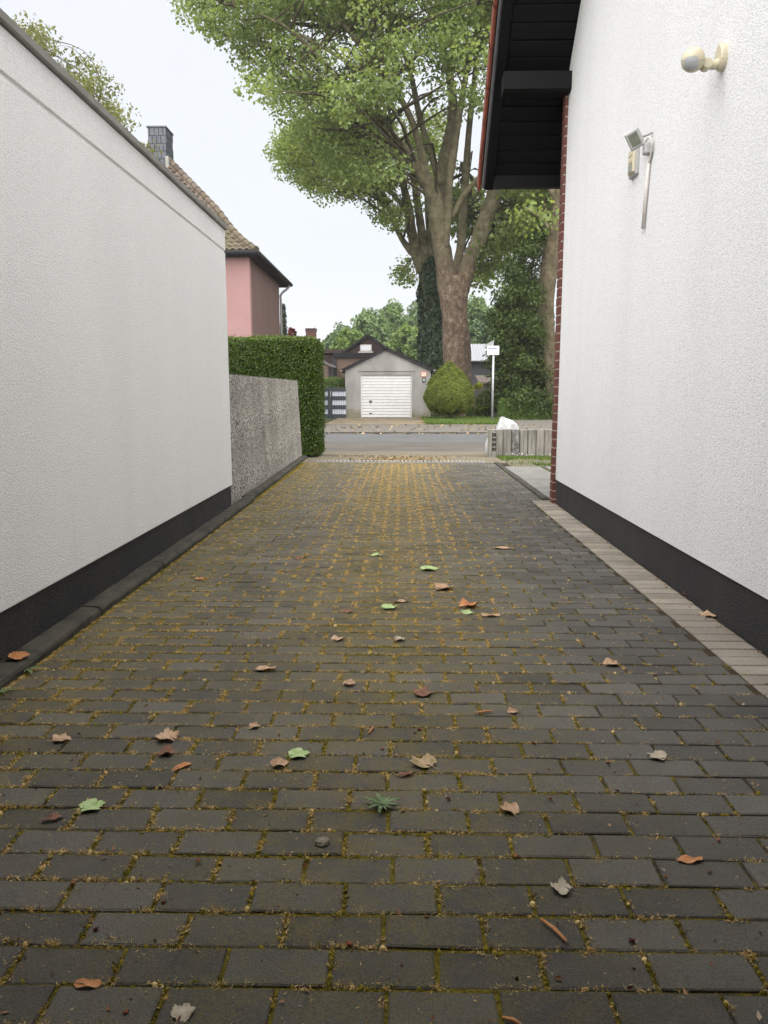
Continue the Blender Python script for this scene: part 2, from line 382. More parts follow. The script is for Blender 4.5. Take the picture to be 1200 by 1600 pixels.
def tile_mat():
    m, t, b = mat('mossy_clay_tile', 0.85, 0.2)
    oi = nn(t, 'ShaderNodeObjectInfo').outputs['Random']
    c = ramp(t, oi, [(0, (0.066, 0.047, 0.037)), (0.6, (0.10, 0.075, 0.058)), (1, (0.125, 0.10, 0.078))])
    z = nn(t, 'ShaderNodeSeparateXYZ'); t.links.new(posn(t), z.inputs[0])
    f = maths(t, 'ADD', noise(t, 1.1, 5, 0.7), maths(t, 'MULTIPLY', maths(t, 'SUBTRACT', 7.4, z.outputs[2]), 0.12))
    c = mixc(t, ramp(t, f, [(0.42, 0.0), (0.72, 0.85)]), c, (0.105, 0.094, 0.056))
    t.links.new(c, b.inputs['Base Color']); bump(t, b, noise(t, 30, 4), 0.4, 0.01); return m
M['tile'] = tile_mat()
M['slate'] = simple('slate_cladding', (0.085, 0.094, 0.112), (0.045, 0.05, 0.062), 3, 0.55, 0.45, 0.3, 40)
M['zinc'] = simple('zinc_downpipe', (0.20, 0.19, 0.185), (0.14, 0.135, 0.13), 6, 0.5, 0.5)
M['brown_clad'] = simple('brown_cladding_board', (0.085, 0.058, 0.050), (0.058, 0.040, 0.036), 3, 0.8, 0.25, stretch=(0.4, 1, 4))
M['beige_wall'] = simple('brownish_house_wall', (0.23, 0.165, 0.13), (0.19, 0.135, 0.105), 2, 0.9, 0.2)
M['glass_pale'] = simple('painted_sky_pane', (0.62, 0.65, 0.68), (0.55, 0.58, 0.61), 3, 0.1, 0.8)  # pale base colour stands in for sky reflected in the glass
M['grey_tile'] = simple('grey_roof_tile', (0.30, 0.32, 0.34), (0.24, 0.255, 0.275), 5, 0.6, 0.4)
M['dark_wall'] = simple('dark_slate_wall', (0.055, 0.055, 0.06), (0.042, 0.042, 0.047), 4, 0.7, 0.3)
M['shed_wood'] = simple('weathered_shed_boards', (0.16, 0.13, 0.105), (0.10, 0.08, 0.065), 5, 0.85, 0.2)
M['chimney_brick'] = simple('brown_chimney_brick', (0.15, 0.075, 0.06), (0.10, 0.05, 0.042), 12, 0.85, 0.2)
M['grate'] = simple('pale_grate_metal', (0.40, 0.39, 0.36), (0.28, 0.27, 0.25), 9, 0.5, 0.5)
M['galv'] = simple('galvanised_post', (0.40, 0.41, 0.42), (0.30, 0.31, 0.32), 14, 0.45, 0.5, metal=0.4)
M['sign_white'] = simple('white_sign_face', (0.60, 0.60, 0.60), (0.56, 0.56, 0.56), 10, 0.4, 0.4)
M['sign_dark'] = simple('dark_blue_print', (0.12, 0.16, 0.28), None, 10, 0.5)
M['sign_red'] = simple('faded_red_print', (0.42, 0.20, 0.16), None, 10, 0.5)
M['sign_face'] = simple('pale_cream_sign_face', (0.72, 0.62, 0.52), None, 10, 0.5)
def bag_mat():
    m, t, b = mat('thin_white_plastic_film', 0.35, 0.5)
    t.links.new(ramp(t, noise(t, 7, 4), [(0.3, (0.40, 0.42, 0.44)), (0.65, (0.62, 0.63, 0.63))]), b.inputs['Base Color'])
    tr = nn(t, 'ShaderNodeBsdfTranslucent'); tr.inputs[0].default_value = (0.8, 0.8, 0.8, 1)
    mi = nn(t, 'ShaderNodeMixShader'); mi.inputs[0].default_value = 0.25
    t.links.new(b.outputs[0], mi.inputs[1]); t.links.new(tr.outputs[0], mi.inputs[2]); t.links.new(mi.outputs[0], t.nodes['Material Output'].inputs[0])
    return m
M['bag'] = bag_mat()
def bark(name, a, b_, c_, scale=3.0):
    m, t, b = mat(name, 0.9, 0.15)
    n = noise(t, scale, 6, 0.72, stretch=(1, 1, 0.6)); pt = voro(t, scale*1.6, vec=None).outputs['Distance']
    c = ramp(t, n, [(0.30, a), (0.5, b_), (0.68, c_)])
    c = mixc(t, 1.0, c, ramp(t, pt, [(0.05, 0.72), (0.5, 1.08)]), 'MULTIPLY')
    t.links.new(c, b.inputs['Base Color']); bump(t, b, maths(t, 'ADD', n, noise(t, scale*8, 4)), 1.0, 0.05); return m
M['bark_low'] = bark('scaly_reddish_bark', (0.075, 0.05, 0.036), (0.165, 0.115, 0.083), (0.29, 0.225, 0.16), 5.5)
M['bark_up'] = bark('olive_plane_bark', (0.075, 0.066, 0.038), (0.165, 0.146, 0.086), (0.28, 0.25, 0.16), 2.6)
def bark_plane():
    m, t, b = mat('plane_tree_bark', 0.9, 0.15)
    z = nn(t, 'ShaderNodeSeparateXYZ'); t.links.new(posn(t), z.inputs[0])
    n = noise(t, 5.5, 6, 0.74, stretch=(1, 1, 0.6)); pv_ = voro(t, 7.5).outputs['Distance']
    lo = ramp(t, n, [(0.32, (0.075, 0.050, 0.036)), (0.5, (0.175, 0.125, 0.09)), (0.66, (0.33, 0.26, 0.19))])
    lo = mixc(t, 1.0, lo, ramp(t, pv_, [(0.05, 0.7), (0.5, 1.12)]), 'MULTIPLY')
    hi = ramp(t, noise(t, 2.4, 6, 0.7), [(0.30, (0.10, 0.086, 0.05)), (0.5, (0.20, 0.178, 0.108)), (0.68, (0.32, 0.29, 0.19))])
    f = ramp(t, maths(t, 'ADD', maths(t, 'MULTIPLY', z.outputs[2], 0.16), maths(t, 'MULTIPLY', noise(t, 1.3, 5, 0.7), 0.9)), [(0.0, 0.0), (1.0, 1.0)])
    f = ramp(t, f, [(0.0, 0.0), (1.0, 1.0)])
    mr = nn(t, 'ShaderNodeMapRange'); t.links.new(maths(t, 'ADD', z.outputs[2], maths(t, 'MULTIPLY', noise(t, 1.1, 5, 0.7), 6.0)), mr.inputs[0]); mr.inputs[1].default_value = 9.6; mr.inputs[2].default_value = 12.0
    t.links.new(mixc(t, mr.outputs[0], lo, hi), b.inputs['Base Color']); bump(t, b, maths(t, 'ADD', n, noise(t, 40, 4)), 1.0, 0.05); return m
M['bark_plane'] = bark_plane()
M['bark_dark'] = bark('dark_ridged_bark', (0.045, 0.037, 0.024), (0.10, 0.082, 0.05), (0.16, 0.135, 0.085), 3.5)
M['leaf_plane'] = leafmat('plane_tree_leaf', (0.056, 0.082, 0.026), (0.098, 0.134, 0.044), (0.155, 0.195, 0.075), 0.55)
M['leaf_rear'] = leafmat('rear_plane_leaf', (0.066, 0.092, 0.028), (0.105, 0.142, 0.044), (0.155, 0.195, 0.070), 0.58)
M['leaf_dark'] = leafmat('dark_shrub_leaf', (0.022, 0.038, 0.006), (0.042, 0.068, 0.011), (0.080, 0.115, 0.022), 0.3)
M['leaf_hedge'] = leafmat('privet_leaf', (0.022, 0.042, 0.004), (0.044, 0.078, 0.008), (0.115, 0.160, 0.022), 0.25, 0.35, 0.35)
M['leaf_lowhedge'] = leafmat('low_hedge_leaf', (0.03, 0.055, 0.01), (0.06, 0.10, 0.018), (0.11, 0.16, 0.03), 0.3)
M['leaf_yew'] = leafmat('yew_needle', (0.044, 0.062, 0.005), (0.082, 0.106, 0.010), (0.135, 0.160, 0.022), 0.2, 0.5)
M['leaf_ivy'] = leafmat('ivy_leaf', (0.010, 0.024, 0.008), (0.022, 0.046, 0.014), (0.042, 0.078, 0.022), 0.12, 0.35, 0.5)
M['leaf_wood'] = leafmat('hazed_woodland_leaf', (0.060, 0.105, 0.036), (0.100, 0.155, 0.055), (0.150, 0.215, 0.085), 0.35)  # light green, paled in the leaf colour to suggest distance haze
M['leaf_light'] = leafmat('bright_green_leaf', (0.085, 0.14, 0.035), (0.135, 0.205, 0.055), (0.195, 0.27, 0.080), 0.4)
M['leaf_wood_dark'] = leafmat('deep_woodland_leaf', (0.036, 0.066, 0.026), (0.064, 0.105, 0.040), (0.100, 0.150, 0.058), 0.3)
M['leaf_sparse'] = leafmat('olive_spring_leaf', (0.085, 0.098, 0.038), (0.135, 0.152, 0.060), (0.19, 0.205, 0.090), 0.45)
M['leaf_conifer'] = leafmat('blue_grey_needle', (0.034, 0.046, 0.036), (0.058, 0.075, 0.060), (0.088, 0.108, 0.085), 0.15)
M['leaf_red'] = leafmat('dark_red_leaf', (0.09, 0.014, 0.016), (0.16, 0.022, 0.026), (0.25, 0.045, 0.045), 0.3)
M['leaf_lime'] = leafmat('lime_yellow_leaf', (0.22, 0.26, 0.02), (0.32, 0.36, 0.03), (0.42, 0.45, 0.06), 0.35)
M['grass'] = leafmat('short_grass', (0.045, 0.085, 0.014), (0.085, 0.140, 0.024), (0.15, 0.21, 0.04), 0.3)
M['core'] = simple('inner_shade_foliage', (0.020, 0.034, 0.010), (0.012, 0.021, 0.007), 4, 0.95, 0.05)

# ================================================================== GROUND
def gz(y): return 0.0 if y < 12.6 else (-0.15 if y > 20 else -0.15*(y-12.6)/7.4)
S = 'structure'
obj('ground', [(-400, -60, -0.32), (400, -60, -0.32), (400, 900, -0.32), (-400, 900, -0.32)], [(0, 1, 2, 3)], M['soil'], kind=S)
def strip(name, ys, x0, x1, dz, mt, **k):
    v = []; f = []
    for y in ys: v += [(x0, y, gz(y)+dz), (x1, y, gz(y)+dz)]
    for i in range(len(ys)-1): f.append((2*i, 2*i+1, 2*i+3, 2*i+2))
    return obj(name, v, f, mt, kind=S, **k)
box('garden_bed', 1.5, 40, 7.58, 13.9, -0.31, -0.045, M['soil'], kind=S)
box('neighbour_ground', -40, -1.75, 6.95, 13.9, -0.31, -0.03, M['soil'], kind=S)
strip('entrance_paving', [11.9, 12.6, 13.3], -30, 30, -0.012, M['gutter'])
strip('paving_band', [13.28, 14.6], -60, 60, -0.006, M['gutter'])
strip('parking_strip', [14.6, 16, 18, 18.9], -60, 60, -0.012, M['oldasphalt'])
strip('road', [18.9, 20, 23.45], -90, 90, -0.03, M['asphalt'])
obj('footway', [(-90, 23.58, -0.15), (90, 23.58, -0.15), (90, 29.3, -0.15), (-90, 29.3, -0.15)], [(0, 1, 2, 3)], M['footway'], kind=S)
far_kerb = box('far_kerb', -90, 90, 23.46, 23.585, -0.3, -0.142, M['kerb'], kind=S, b=0.012)
obj('garage_apron', [(-2.9, 29.3, -0.147), (1.0, 29.3, -0.147), (1.0, 36.7, -0.147), (-2.9, 36.7, -0.147)], [(0, 1, 2, 3)], M['apron'], kind=S)
obj('far_garden_ground', [(-90, 29.3, -0.17), (90, 29.3, -0.17), (90, 46, -0.17), (-90, 46, -0.17), (90, 140, 0.6), (-90, 140, 0.6)], [(0, 1, 2, 3), (3, 2, 4, 5)], M['soil'], kind=S)
obj('side_path', [(4.3, 29.3, -0.153), (30, 29.3, -0.153), (30, 33.4, -0.12), (4.6, 33.4, -0.12)], [(0, 1, 2, 3)], M['footway'], kind=S)

# ------------------------------------------------------------------ driveway of single pavers
drive = obj('driveway', [(-1.72, -3, -0.005), (1.62, -3, -0.005), (1.62, 11.74, -0.005), (-1.72, 11.74, -0.005),
                         (-1.72, -3, -0.25), (1.62, -3, -0.25), (1.62, 11.74, -0.25), (-1.72, 11.74, -0.25)],
            [(0, 1, 2, 3), (7, 6, 5, 4), (4, 5, 1, 0), (5, 6, 2, 1), (6, 7, 3, 2), (7, 4, 0, 3)], M['joint'], kind=S)
def paver_vf(lx, ly, b=0.0032, h=0.045, jit=0.0, rg=random):
    hx, hy = lx/2, ly/2
    z = [rg.uniform(-jit, jit) for _ in range(4)]
    c = [(-1, -1), (1, -1), (1, 1), (-1, 1)]
    rr = [rg.uniform(0.6, 1.8) for _ in range(4)]
    v = [(sx*(hx-b*r), sy*(hy-b*r), zz) for (sx, sy), zz, r in zip(c, z, rr)]
    v += [(sx*hx, sy*hy, zz-b*0.9) for (sx, sy), zz in zip(c, z)]
    v += [(sx*hx, sy*hy, -h) for sx, sy in c]
    f = [(0, 1, 2, 3)]
    for i in range(4):
        j = (i+1) % 4; f += [(i, i+4, j+4, j), (i+4, i+8, j+8, j+4)]
    return v, f
XL, XR = -1.43, 1.30
spots = []
y0 = 1.251
for r in range(-16, 105):
    y = y0+0.1*r+0.05
    if y > 11.70: break
    xr = XR if y < 7.62 else 1.42
    off = ((r*0.5) % 1.0)*0.2+(random.uniform(-0.012, 0.012) if y < 2.2 else random.uniform(-0.005, 0.005))
    x = -0.523+off-0.2*8
    while x < xr-0.02:
        a, b_ = max(x, XL), min(x+0.2, xr)
        if b_-a > 0.035:
            spots.append((0.5*(a+b_), y+0.004*math.sin(x*2.1+r*0.3)+random.uniform(-0.001, 0.001), b_-a))
        x += 0.2
jx, jy = 0.0085, 0.0065
vis = [s for s in spots if s[1] > 1.12 and abs(s[0]+0.02*s[1]) < 0.52*s[1]+0.12 and s[2] > 0.19]
vis.sort(key=lambda s: s[1]); near = vis[:300]; nearset = set(near)
variants = []
for k in range(14):
    v, f = paver_vf(0.2-jx, 0.1-jy, jit=0.0012)
    m = pyd('paver', v, f); a = m.attributes.new('tint', 'FLOAT', 'POINT'); a.data.foreach_set('value', [0.0]*len(v)); m.materials.append(M['paver']); variants.append(m)
for (x, y, l) in near:
    o = bpy.data.objects.new('paver', random.choice(variants)); finish(o, None, drive)
    o.location = (x, y, random.uniform(-0.0035, 0.002)); o.rotation_euler = (random.uniform(-.013, .013), random.uniform(-.01, .01), random.uniform(-.011, .011))
def paver_field(name, items, ly, mt, label=None):
    V, F, T = [], [], []
    for (x, y, l) in items:
        v, f = paver_vf(l-jx, ly-jy, jit=0.0012); n = len(V); q = random.random(); dz = random.uniform(-.0025, .002); an = random.uniform(-.007, .007)
        V += [(x+a-b_*an, y+b_+a*an, c+dz) for a, b_, c in v]; F += [tuple(i+n for i in p) for p in f]; T += [q]*len(v)
    o = obj(name, V, F, mt, drive, kind='stuff'); a = o.data.attributes.new('tint', 'FLOAT', 'POINT'); a.data.foreach_set('value', T); return o
paver_field('paver_field', [s for s in spots if s not in nearset], 0.1, M['paver'])
pv, pf = paver_vf(0.2-0.006, 0.1-0.007, jit=0.001)
lm = pyd('border_paver', pv, pf); a = lm.attributes.new('tint', 'FLOAT', 'POINT'); a.data.foreach_set('value', [0.0]*len(pv)); lm.materials.append(M['paver_light'])
for r in range(-40, 64):
    y = y0+0.1*r+0.05
    o = bpy.data.objects.new('border_paver', lm); finish(o, None, drive)
    o.location = (1.402+random.uniform(-.002, .002), y, random.uniform(-.001, .002)); o.rotation_euler = (0, 0, random.uniform(-.01, .01))
# right edging stones beyond the house corner
edging = obj('edging', *boxvf(1.425, 1.50, 7.70, 7.76, -0.2, 0.012), M['kerb'], kind=S)
for i in range(5):
    ya = 7.76+0.8*i+0.006
    box('edging_stone', 1.425, 1.50, ya, min(ya+0.79, 11.75), -0.2, 0.014+random.uniform(-.004, .004), M['kerb'], edging, b=0.008)
# left kerb of long round-topped stones
kerb = obj('kerb', *boxvf(-1.60, -1.50, -3, 12.6, -0.2, -0.02), M['kerb'], kind=S)
prof = [(-1.447, -0.05), (-1.446, 0.020), (-1.451, 0.032), (-1.463, 0.040), (-1.50, 0.043), (-1.545, 0.042), (-1.56, 0.03), (-1.56, -0.05)]
for i in range(15):
    ya = -2.4+1.0*i; yb = ya+0.985
    dx = (0.0 if ya < 6.8 else -0.02-0.012*(ya-6.8))+random.uniform(-.003, .003); dz = random.uniform(-.003, .003)
    V, F = [], []; n = len(prof)
    for j in range(7):
        y = ya+(yb-ya)*j/6; sh = 0.97 if j in (0, 6) else 1
        for (x, z) in prof: V.append((x+dx+random.uniform(-.003, .003), y, z*sh+dz+random.uniform(-.002, .002)))
    for j in range(6):
        for k in range(n): F.append((j*n+k, j*n+(k+1) % n, (j+1)*n+(k+1) % n, (j+1)*n+k))
    F += [tuple(range(n)), tuple(range(6*n, 7*n))[::-1]]
    obj('kerb_stone', V, F, M['kerb'], kerb)
# channel drain
drain = thing('channel_drain', 'narrow slotted grey metal drain grate across the far end of the driveway', 'drain', (0, 11.82, 0))
box('channel', -1.30, 1.30, 11.745, 11.89, -0.2, -0.02, M['black_plastic'], drain)
box('rail', -1.30, 1.30, 11.745, 11.765, -0.019, 0.004, M['galv'], drain)
box('rail', -1.30, 1.30, 11.87, 11.89, -0.019, 0.004, M['galv'], drain)
for i in range(44):
    x = -1.285+i*0.059; box('grate_bar', x, x+0.032, 11.765, 11.87, -0.015, 0.022, M['grate'], drain)
for xs in ((-1.72, -1.303), (1.303, 1.62)):
    box('drain_end_paving', xs[0], xs[1], 11.745, 11.9, -0.2, -0.003, M['gutter'], kind=S)
# ================================================================== MOSS, SEED FLUFF, CRUMBS (uncountable)
def density(x, y):
    c = np.exp(-((x+0.03)/(0.50))**2)*np.clip((y-1.0)/2.5, 0.35, 1.1)
    l = np.exp(-((x+1.30)/0.24)**2)*0.95
    m = 0.30*np.exp(-((x+0.75)/0.5)**2)+0.6*np.exp(-((x+1.15)/0.38)**2)*(y < 3.4)
    return np.clip(c+l+m+0.10+0.08*(y < 3), 0, 1.2)
# joint positions
rows_y = np.array([y0+0.1*r for r in range(-3, 105) if y0+0.1*r < 11.7])
def joint_points(n, rng):
    """random points along bed joints and head joints, thinned by density"""
    out = []
    k = n*3
    yy = rng.choice(rows_y, k, p=None); xx = rng.uniform(XL, XR+0.1, k)
    a = np.stack([xx, yy+rng.normal(0, 0.005, k), np.zeros(k)], 1)
    sp = np.array([(s[0]-s[2]/2, s[1]) for s in spots if s[1] > 0.95])
    i = rng.integers(0, len(sp), k); b = np.stack([sp[i, 0]+rng.normal(0, 0.004, k), sp[i, 1]+rng.uniform(-0.05, 0.05, k), np.ones(k)], 1)
    p = np.concatenate([a, b]); rng.shuffle(p)
    # clumpy mask
    ph = np.sin(p[:, 0]*9.1+np.sin(p[:, 1]*5.3)*2)*np.sin(p[:, 1]*7.7+np.sin(p[:, 0]*6.1)*2)
    ph2 = np.sin(p[:, 0]*31+np.sin(p[:, 1]*23)*2)*np.sin(p[:, 1]*37+np.sin(p[:, 0]*29)*2)
    d = density(p[:, 0], p[:, 1])*(0.62+0.5*ph+0.45*ph2)
    keep = rng.random(len(p)) < d
    return p[keep][:n]
def blades(C, Lmin, Lmax, nb, wr, up, rng, zoff=-0.004, spread=0.006):
    """little pointed triangles sprouting from each centre"""
    n = len(C)*nb
    c = np.repeat(C, nb, 0)+rng.normal(0, 1, (n, 3))*np.array([spread, spread, 0.0005])
    c[:, 2] += zoff
    d = rng.normal(size=(n, 3)); d[:, 2] = np.abs(d[:, 2])*up+0.05; d = unit(d)
    L = rng.uniform(Lmin, Lmax, n)[:, None]*np.repeat(SC, nb)[:len(c), None] if SC is not None else rng.uniform(Lmin, Lmax, n)[:, None]
    s = unit(np.cross(d, rng.normal(size=(n, 3))))
    V = np.stack([c-s*L*wr, c+s*L*wr, c+d*L], 1).reshape(-1, 3); F = np.arange(3*n).reshape(-1, 3)
    return V, F, np.repeat(rng.random(n), 3)
SC = None
def stuffmat(name, stops, rough=0.9):
    m, t, b = mat(name, rough, 0.1); t.links.new(ramp(t, attr(t, 'tint'), stops), b.inputs['Base Color']); return m
M['moss'] = stuffmat('yellow_green_moss', [(0, (0.07, 0.06, 0.008)), (0.5, (0.17, 0.135, 0.016)), (1, (0.30, 0.23, 0.04))])
M['fluff'] = stuffmat('tan_seed_fluff', [(0, (0.26, 0.16, 0.055)), (0.5, (0.47, 0.32, 0.12)), (1, (0.66, 0.50, 0.24))])
M['litter'] = stuffmat('dull_dry_litter', [(0, (0.13, 0.085, 0.045)), (0.5, (0.24, 0.17, 0.09)), (1, (0.38, 0.29, 0.16))])
M['crumb'] = stuffmat('brick_and_bark_crumbs', [(0, (0.06, 0.022, 0.018)), (0.35, (0.14, 0.045, 0.03)), (0.6, (0.25, 0.09, 0.05)), (0.8, (0.32, 0.2, 0.1)), (1, (0.42, 0.38, 0.3))])
def domes(C, R_, H_, rng):
    """flat lumpy cushions of moss"""
    n = len(C); k = 6; a = np.arange(k)*2*math.pi/k+rng.uniform(0, 6.28, n)[:, None]
    rr = R_[:, None]*rng.uniform(0.6, 1.25, (n, k)); an = rng.uniform(0.6, 1.0, n)[:, None]
    ring = np.stack([C[:, None, 0]+rr*np.cos(a), C[:, None, 1]+rr*np.sin(a)*an, np.repeat(C[:, None, 2], k, 1)-0.007], -1)
    mid = np.stack([C[:, None, 0]+0.6*rr*np.cos(a), C[:, None, 1]+0.6*rr*np.sin(a)*an, C[:, None, 2]+H_[:, None]*rng.uniform(0.4, 0.9, (n, k))], -1)
    top = C[:, None, :]+np.stack([np.zeros(n), np.zeros(n), H_], -1)[:, None, :]
    V = np.concatenate([ring, mid, top], 1).reshape(-1, 3); f = []
    for q in range(k):
        p = (q+1) % k; f += [(q, p, k+p), (q, k+p, k+q), (k+q, k+p, 2*k)]
    F = (np.array(f)[None]+np.arange(n)[:, None, None]*(2*k+1)).reshape(-1, 3)
    return V, F, np.repeat(rng.random(n), 2*k+1)
rg = np.random.default_rng(9)
jp = joint_points(24000, RNG); C = jp.copy(); C[:, 2] = -0.002
R_ = rg.uniform(0.0035, 0.009, len(C))*(1+0.05*np.clip(C[:, 1]-2, 0, 9)); H_ = rg.uniform(0.001, 0.005, len(C))
V1, F1, T1 = domes(C, R_, H_, rg)
C2 = C[rg.random(len(C)) < 0.7]; C2[:, 2] = 0
V2, F2, T2 = blades(C2, 0.002, 0.006, 7, 0.35, 1.2, rg, -0.001, 0.005)
mo = fobj('moss', np.concatenate([V1, V2]), np.concatenate([F1, F2+len(V1)]), M['moss'], tint=np.concatenate([T1*0.8, T2]), kind='stuff', label='yellow green moss growing in the joints of the dark driveway pavers')
# seed fluff: little heaps caught in the joints
jp = joint_points(8000, np.random.default_rng(5))
ex = joint_points(60000, np.random.default_rng(6)); ex = ex[(np.abs(ex[:, 0]+0.03-0.02*(ex[:, 1]-8)) < 0.62+0.1*np.sin(ex[:, 1]*3)) & (ex[:, 1] > 3.2)]; ex = ex[rg.random(len(ex)) < np.clip((ex[:, 1]-2.5)/6, 0.2, 1)*np.where(ex[:, 2] > 0.5, 1.0, 0.4)][:9000]
jp = np.concatenate([jp, ex]); ishead = jp[:, 2] > 0.5; jp[:, 2] = 0
nfl = rg.integers(3, 13, len(jp)); C = np.repeat(jp, nfl, 0); hd = np.repeat(ishead, nfl)
C += rg.normal(0, 1, C.shape)*np.where(hd[:, None], np.array([[0.0055, 0.011, 0.0]]), np.array([[0.012, 0.0045, 0.0]]))
V, F, T = blades(C, 0.003, 0.0095, 3, 0.16, 0.45, rg, 0.0, 0.003)
nj = np.stack([rg.uniform(XL, XR, 9000), rg.choice(rows_y[rows_y < 4.2], 9000), np.zeros(9000)], 1)
spn = np.array([(q_[0]-q_[2]/2, q_[1]) for q_ in spots if 1.0 < q_[1] < 4.2]); ii = rg.integers(0, len(spn), 3000)
nj[:3000, 0] = spn[ii, 0]; nj[:3000, 1] = spn[ii, 1]+rg.choice([-0.05, 0.0, 0.05], 3000, p=[0.6, 0.2, 0.2])
nj = nj[rg.random(9000) < np.clip(density(nj[:, 0], nj[:, 1])+0.12, 0, 1)*0.30]
cc = np.repeat(nj, rg.integers(6, 22, len(nj)), 0); cc = cc+rg.normal(0, 1, cc.shape)*np.array([0.010, 0.0055, 0.0])
Vn, Fn, Tn = blades(cc, 0.003, 0.010, 2, 0.085, 0.6, rg, 0.001, 0.003)
V, F, T = np.concatenate([V, Vn]), np.concatenate([F, Fn+len(V)]), np.concatenate([T, 0.35+0.65*Tn])
V3, F3, T3 = domes(np.concatenate([jp[::2, :2], np.full((len(jp[::2]), 1), 0.0)], 1), rg.uniform(0.003, 0.008, len(jp[::2]))*(1+0.07*np.clip(jp[::2, 1]-2, 0, 9)), rg.uniform(0.001, 0.004, len(jp[::2])), rg)
# loose fluff scattered on paver faces
k = 30000; q = np.stack([rg.uniform(XL, XR, k), 1.1+10.6*rg.random(k)**1.25, np.zeros(k)], 1); q = q[rg.random(k) < density(q[:, 0], q[:, 1])*0.5]
V2, F2, T2 = blades(q, 0.003, 0.009, 1, 0.2, 0.12, rg, 0.002, 0.0)
fobj('seed_fluff', np.concatenate([V, V2, V3]), np.concatenate([F, F2+len(V), F3+len(V)+len(V2)]), M['fluff'], tint=np.concatenate([T, T2, T3]), kind='stuff', label='tan seed fluff blown into the paving joints of the driveway')
# hair-thin dry stalks standing in the joints
jq = joint_points(500, np.random.default_rng(15)); jq = jq[jq[:, 1] < 3.2]; jq[:, 2] = 0
V, F, T = blades(jq, 0.02, 0.05, 3, 0.012, 1.6, rg, 0.0, 0.004)
fobj('dry_stalks', V, F, M['fluff'], tint=T, kind='stuff', label='hair thin dry stalks standing in the near paving joints')
def crumbs(C, smin, smax, rng):
    n = len(C); base = np.array([(1, 0, 0), (-1, 0, 0), (0, 1, 0), (0, -1, 0), (0, 0, 1), (0, 0, -1)], float)
    f = np.array([(0, 2, 4), (2, 1, 4), (1, 3, 4), (3, 0, 4), (2, 0, 5), (1, 2, 5), (3, 1, 5), (0, 3, 5)])
    s = rng.uniform(smin, smax, n)[:, None, None]
    b = base[None]*rng.uniform(0.5, 1.2, (n, 6, 1))*np.array([1, 0.8, 0.45])
    a = rng.uniform(0, 6.28, n); ca, sa = np.cos(a)[:, None], np.sin(a)[:, None]
    b = np.stack([b[..., 0]*ca-b[..., 1]*sa, b[..., 0]*sa+b[..., 1]*ca, b[..., 2]], -1)*s
    V = C[:, None, :]+b+np.array([0, 0, 0.3])*s
    F = (f[None]+np.arange(n)[:, None, None]*6).reshape(-1, 3)
    return V.reshape(-1, 3), F, np.repeat(rng.random(n), 6)
k = 420; C = np.stack([rg.uniform(XL, XR, k), 1.1+5.5*rg.random(k)**1.8, np.zeros(k)+0.001], 1)
V, F, T = crumbs(C, 0.0018, 0.0052, rg)
spx = [(648, 1147), (700, 1249), (748, 1346), (987, 1473), (255, 1412), (115, 1382), (667, 1435), (545, 1478), (310, 1348), (965, 1237), (1122, 1315), (1013, 1385), (835, 1163), (597, 1172), (568, 1179), (196, 1585), (150, 1455), (1040, 1372), (655, 1142), (834, 1163), (950, 1195), (806, 1340), (860, 1250)]
C2 = np.array([onG(*p) for p in spx]); C2[:, 2] = 0.002
V2, F2, T2 = crumbs(C2, 0.0065, 0.011, rg); T2 = T2*0.65
k = 5200; C3 = np.stack([rg.uniform(XL, XR, k), 1.08+3.2*rg.random(k)**1.5, np.full(k, 0.0005)], 1); V4, F4, T4 = crumbs(C3, 0.0006, 0.0016, rg)
V2, F2, T2 = np.concatenate([V2, V4]), np.concatenate([F2, F4+len(V2)]), np.concatenate([T2, 0.62+0.38*T4])
fobj('crumbs', np.concatenate([V, V2]), np.concatenate([F, F2+len(V)]), M['crumb'], tint=np.concatenate([T, T2]), kind='stuff', label='small red and brown crumbs of brick and bark strewn over the pavers')

# ================================================================== LEFT GARAGE BUILDING
lg = thing('garage_building', 'white roughcast flat roofed garage with dark plinth along the left of the driveway', 'garage', (-3, 2, 0))
X1 = -1.53
def wallring(name, z0, z1, inset, mt, b=0.006):
    return box(name, -4.6, X1-inset, -3, 6.95-inset, z0, z1, mt, lg, b=b)
wallring('plinth', -0.1, 0.228, 0.012, M['plinth'], 0.003)
wallring('wall', 0.229, 2.264, 0.0, M['render_l'])
wallring('groove', 2.264, 2.280, 0.007, M['render_l'], 0.0)
wallring('upper_wall', 2.280, 2.455, -0.002, M['render_l'])
box('roof_edge', -4.62, X1+0.022, -3.02, 6.975, 2.4565, 2.50, M['coping'], lg, b=0.006)
# ------------------------------------------------------------------ washed concrete wall panels
cw = thing('concrete_wall', 'speckled washed concrete panel wall between white garage and clipped hedge', 'wall', (-1.62, 9.8, 0))
for i, (a, b_) in enumerate(((6.97, 9.1), (9.1, 11.0), (11.0, 12.55))):
    dx = -0.012*(i); g = 0.006
    v = [(-1.575+dx, a+g, -0.1), (-1.575+dx, b_-g, -0.1), (-1.615+dx, a+g, 1.235+0.004*i), (-1.615+dx, b_-g-(0.16 if i == 2 else 0), 1.235+0.004*i),
         (-1.70+dx, a+g, -0.1), (-1.70+dx, b_-g, -0.1), (-1.70+dx, a+g, 1.235+.004*i), (-1.70+dx, b_-g-(0.16 if i == 2 else 0), 1.235+.004*i)]
    obj('panel', v, [(0, 1, 3, 2), (5, 4, 6, 7), (2, 3, 7, 6), (1, 5, 7, 3), (4, 0, 2, 6), (4, 5, 1, 0)], M['washed'], cw)
box('backing', -1.74, -1.705, 6.99, 12.38, -0.1, 1.225, M['kerb'], cw)

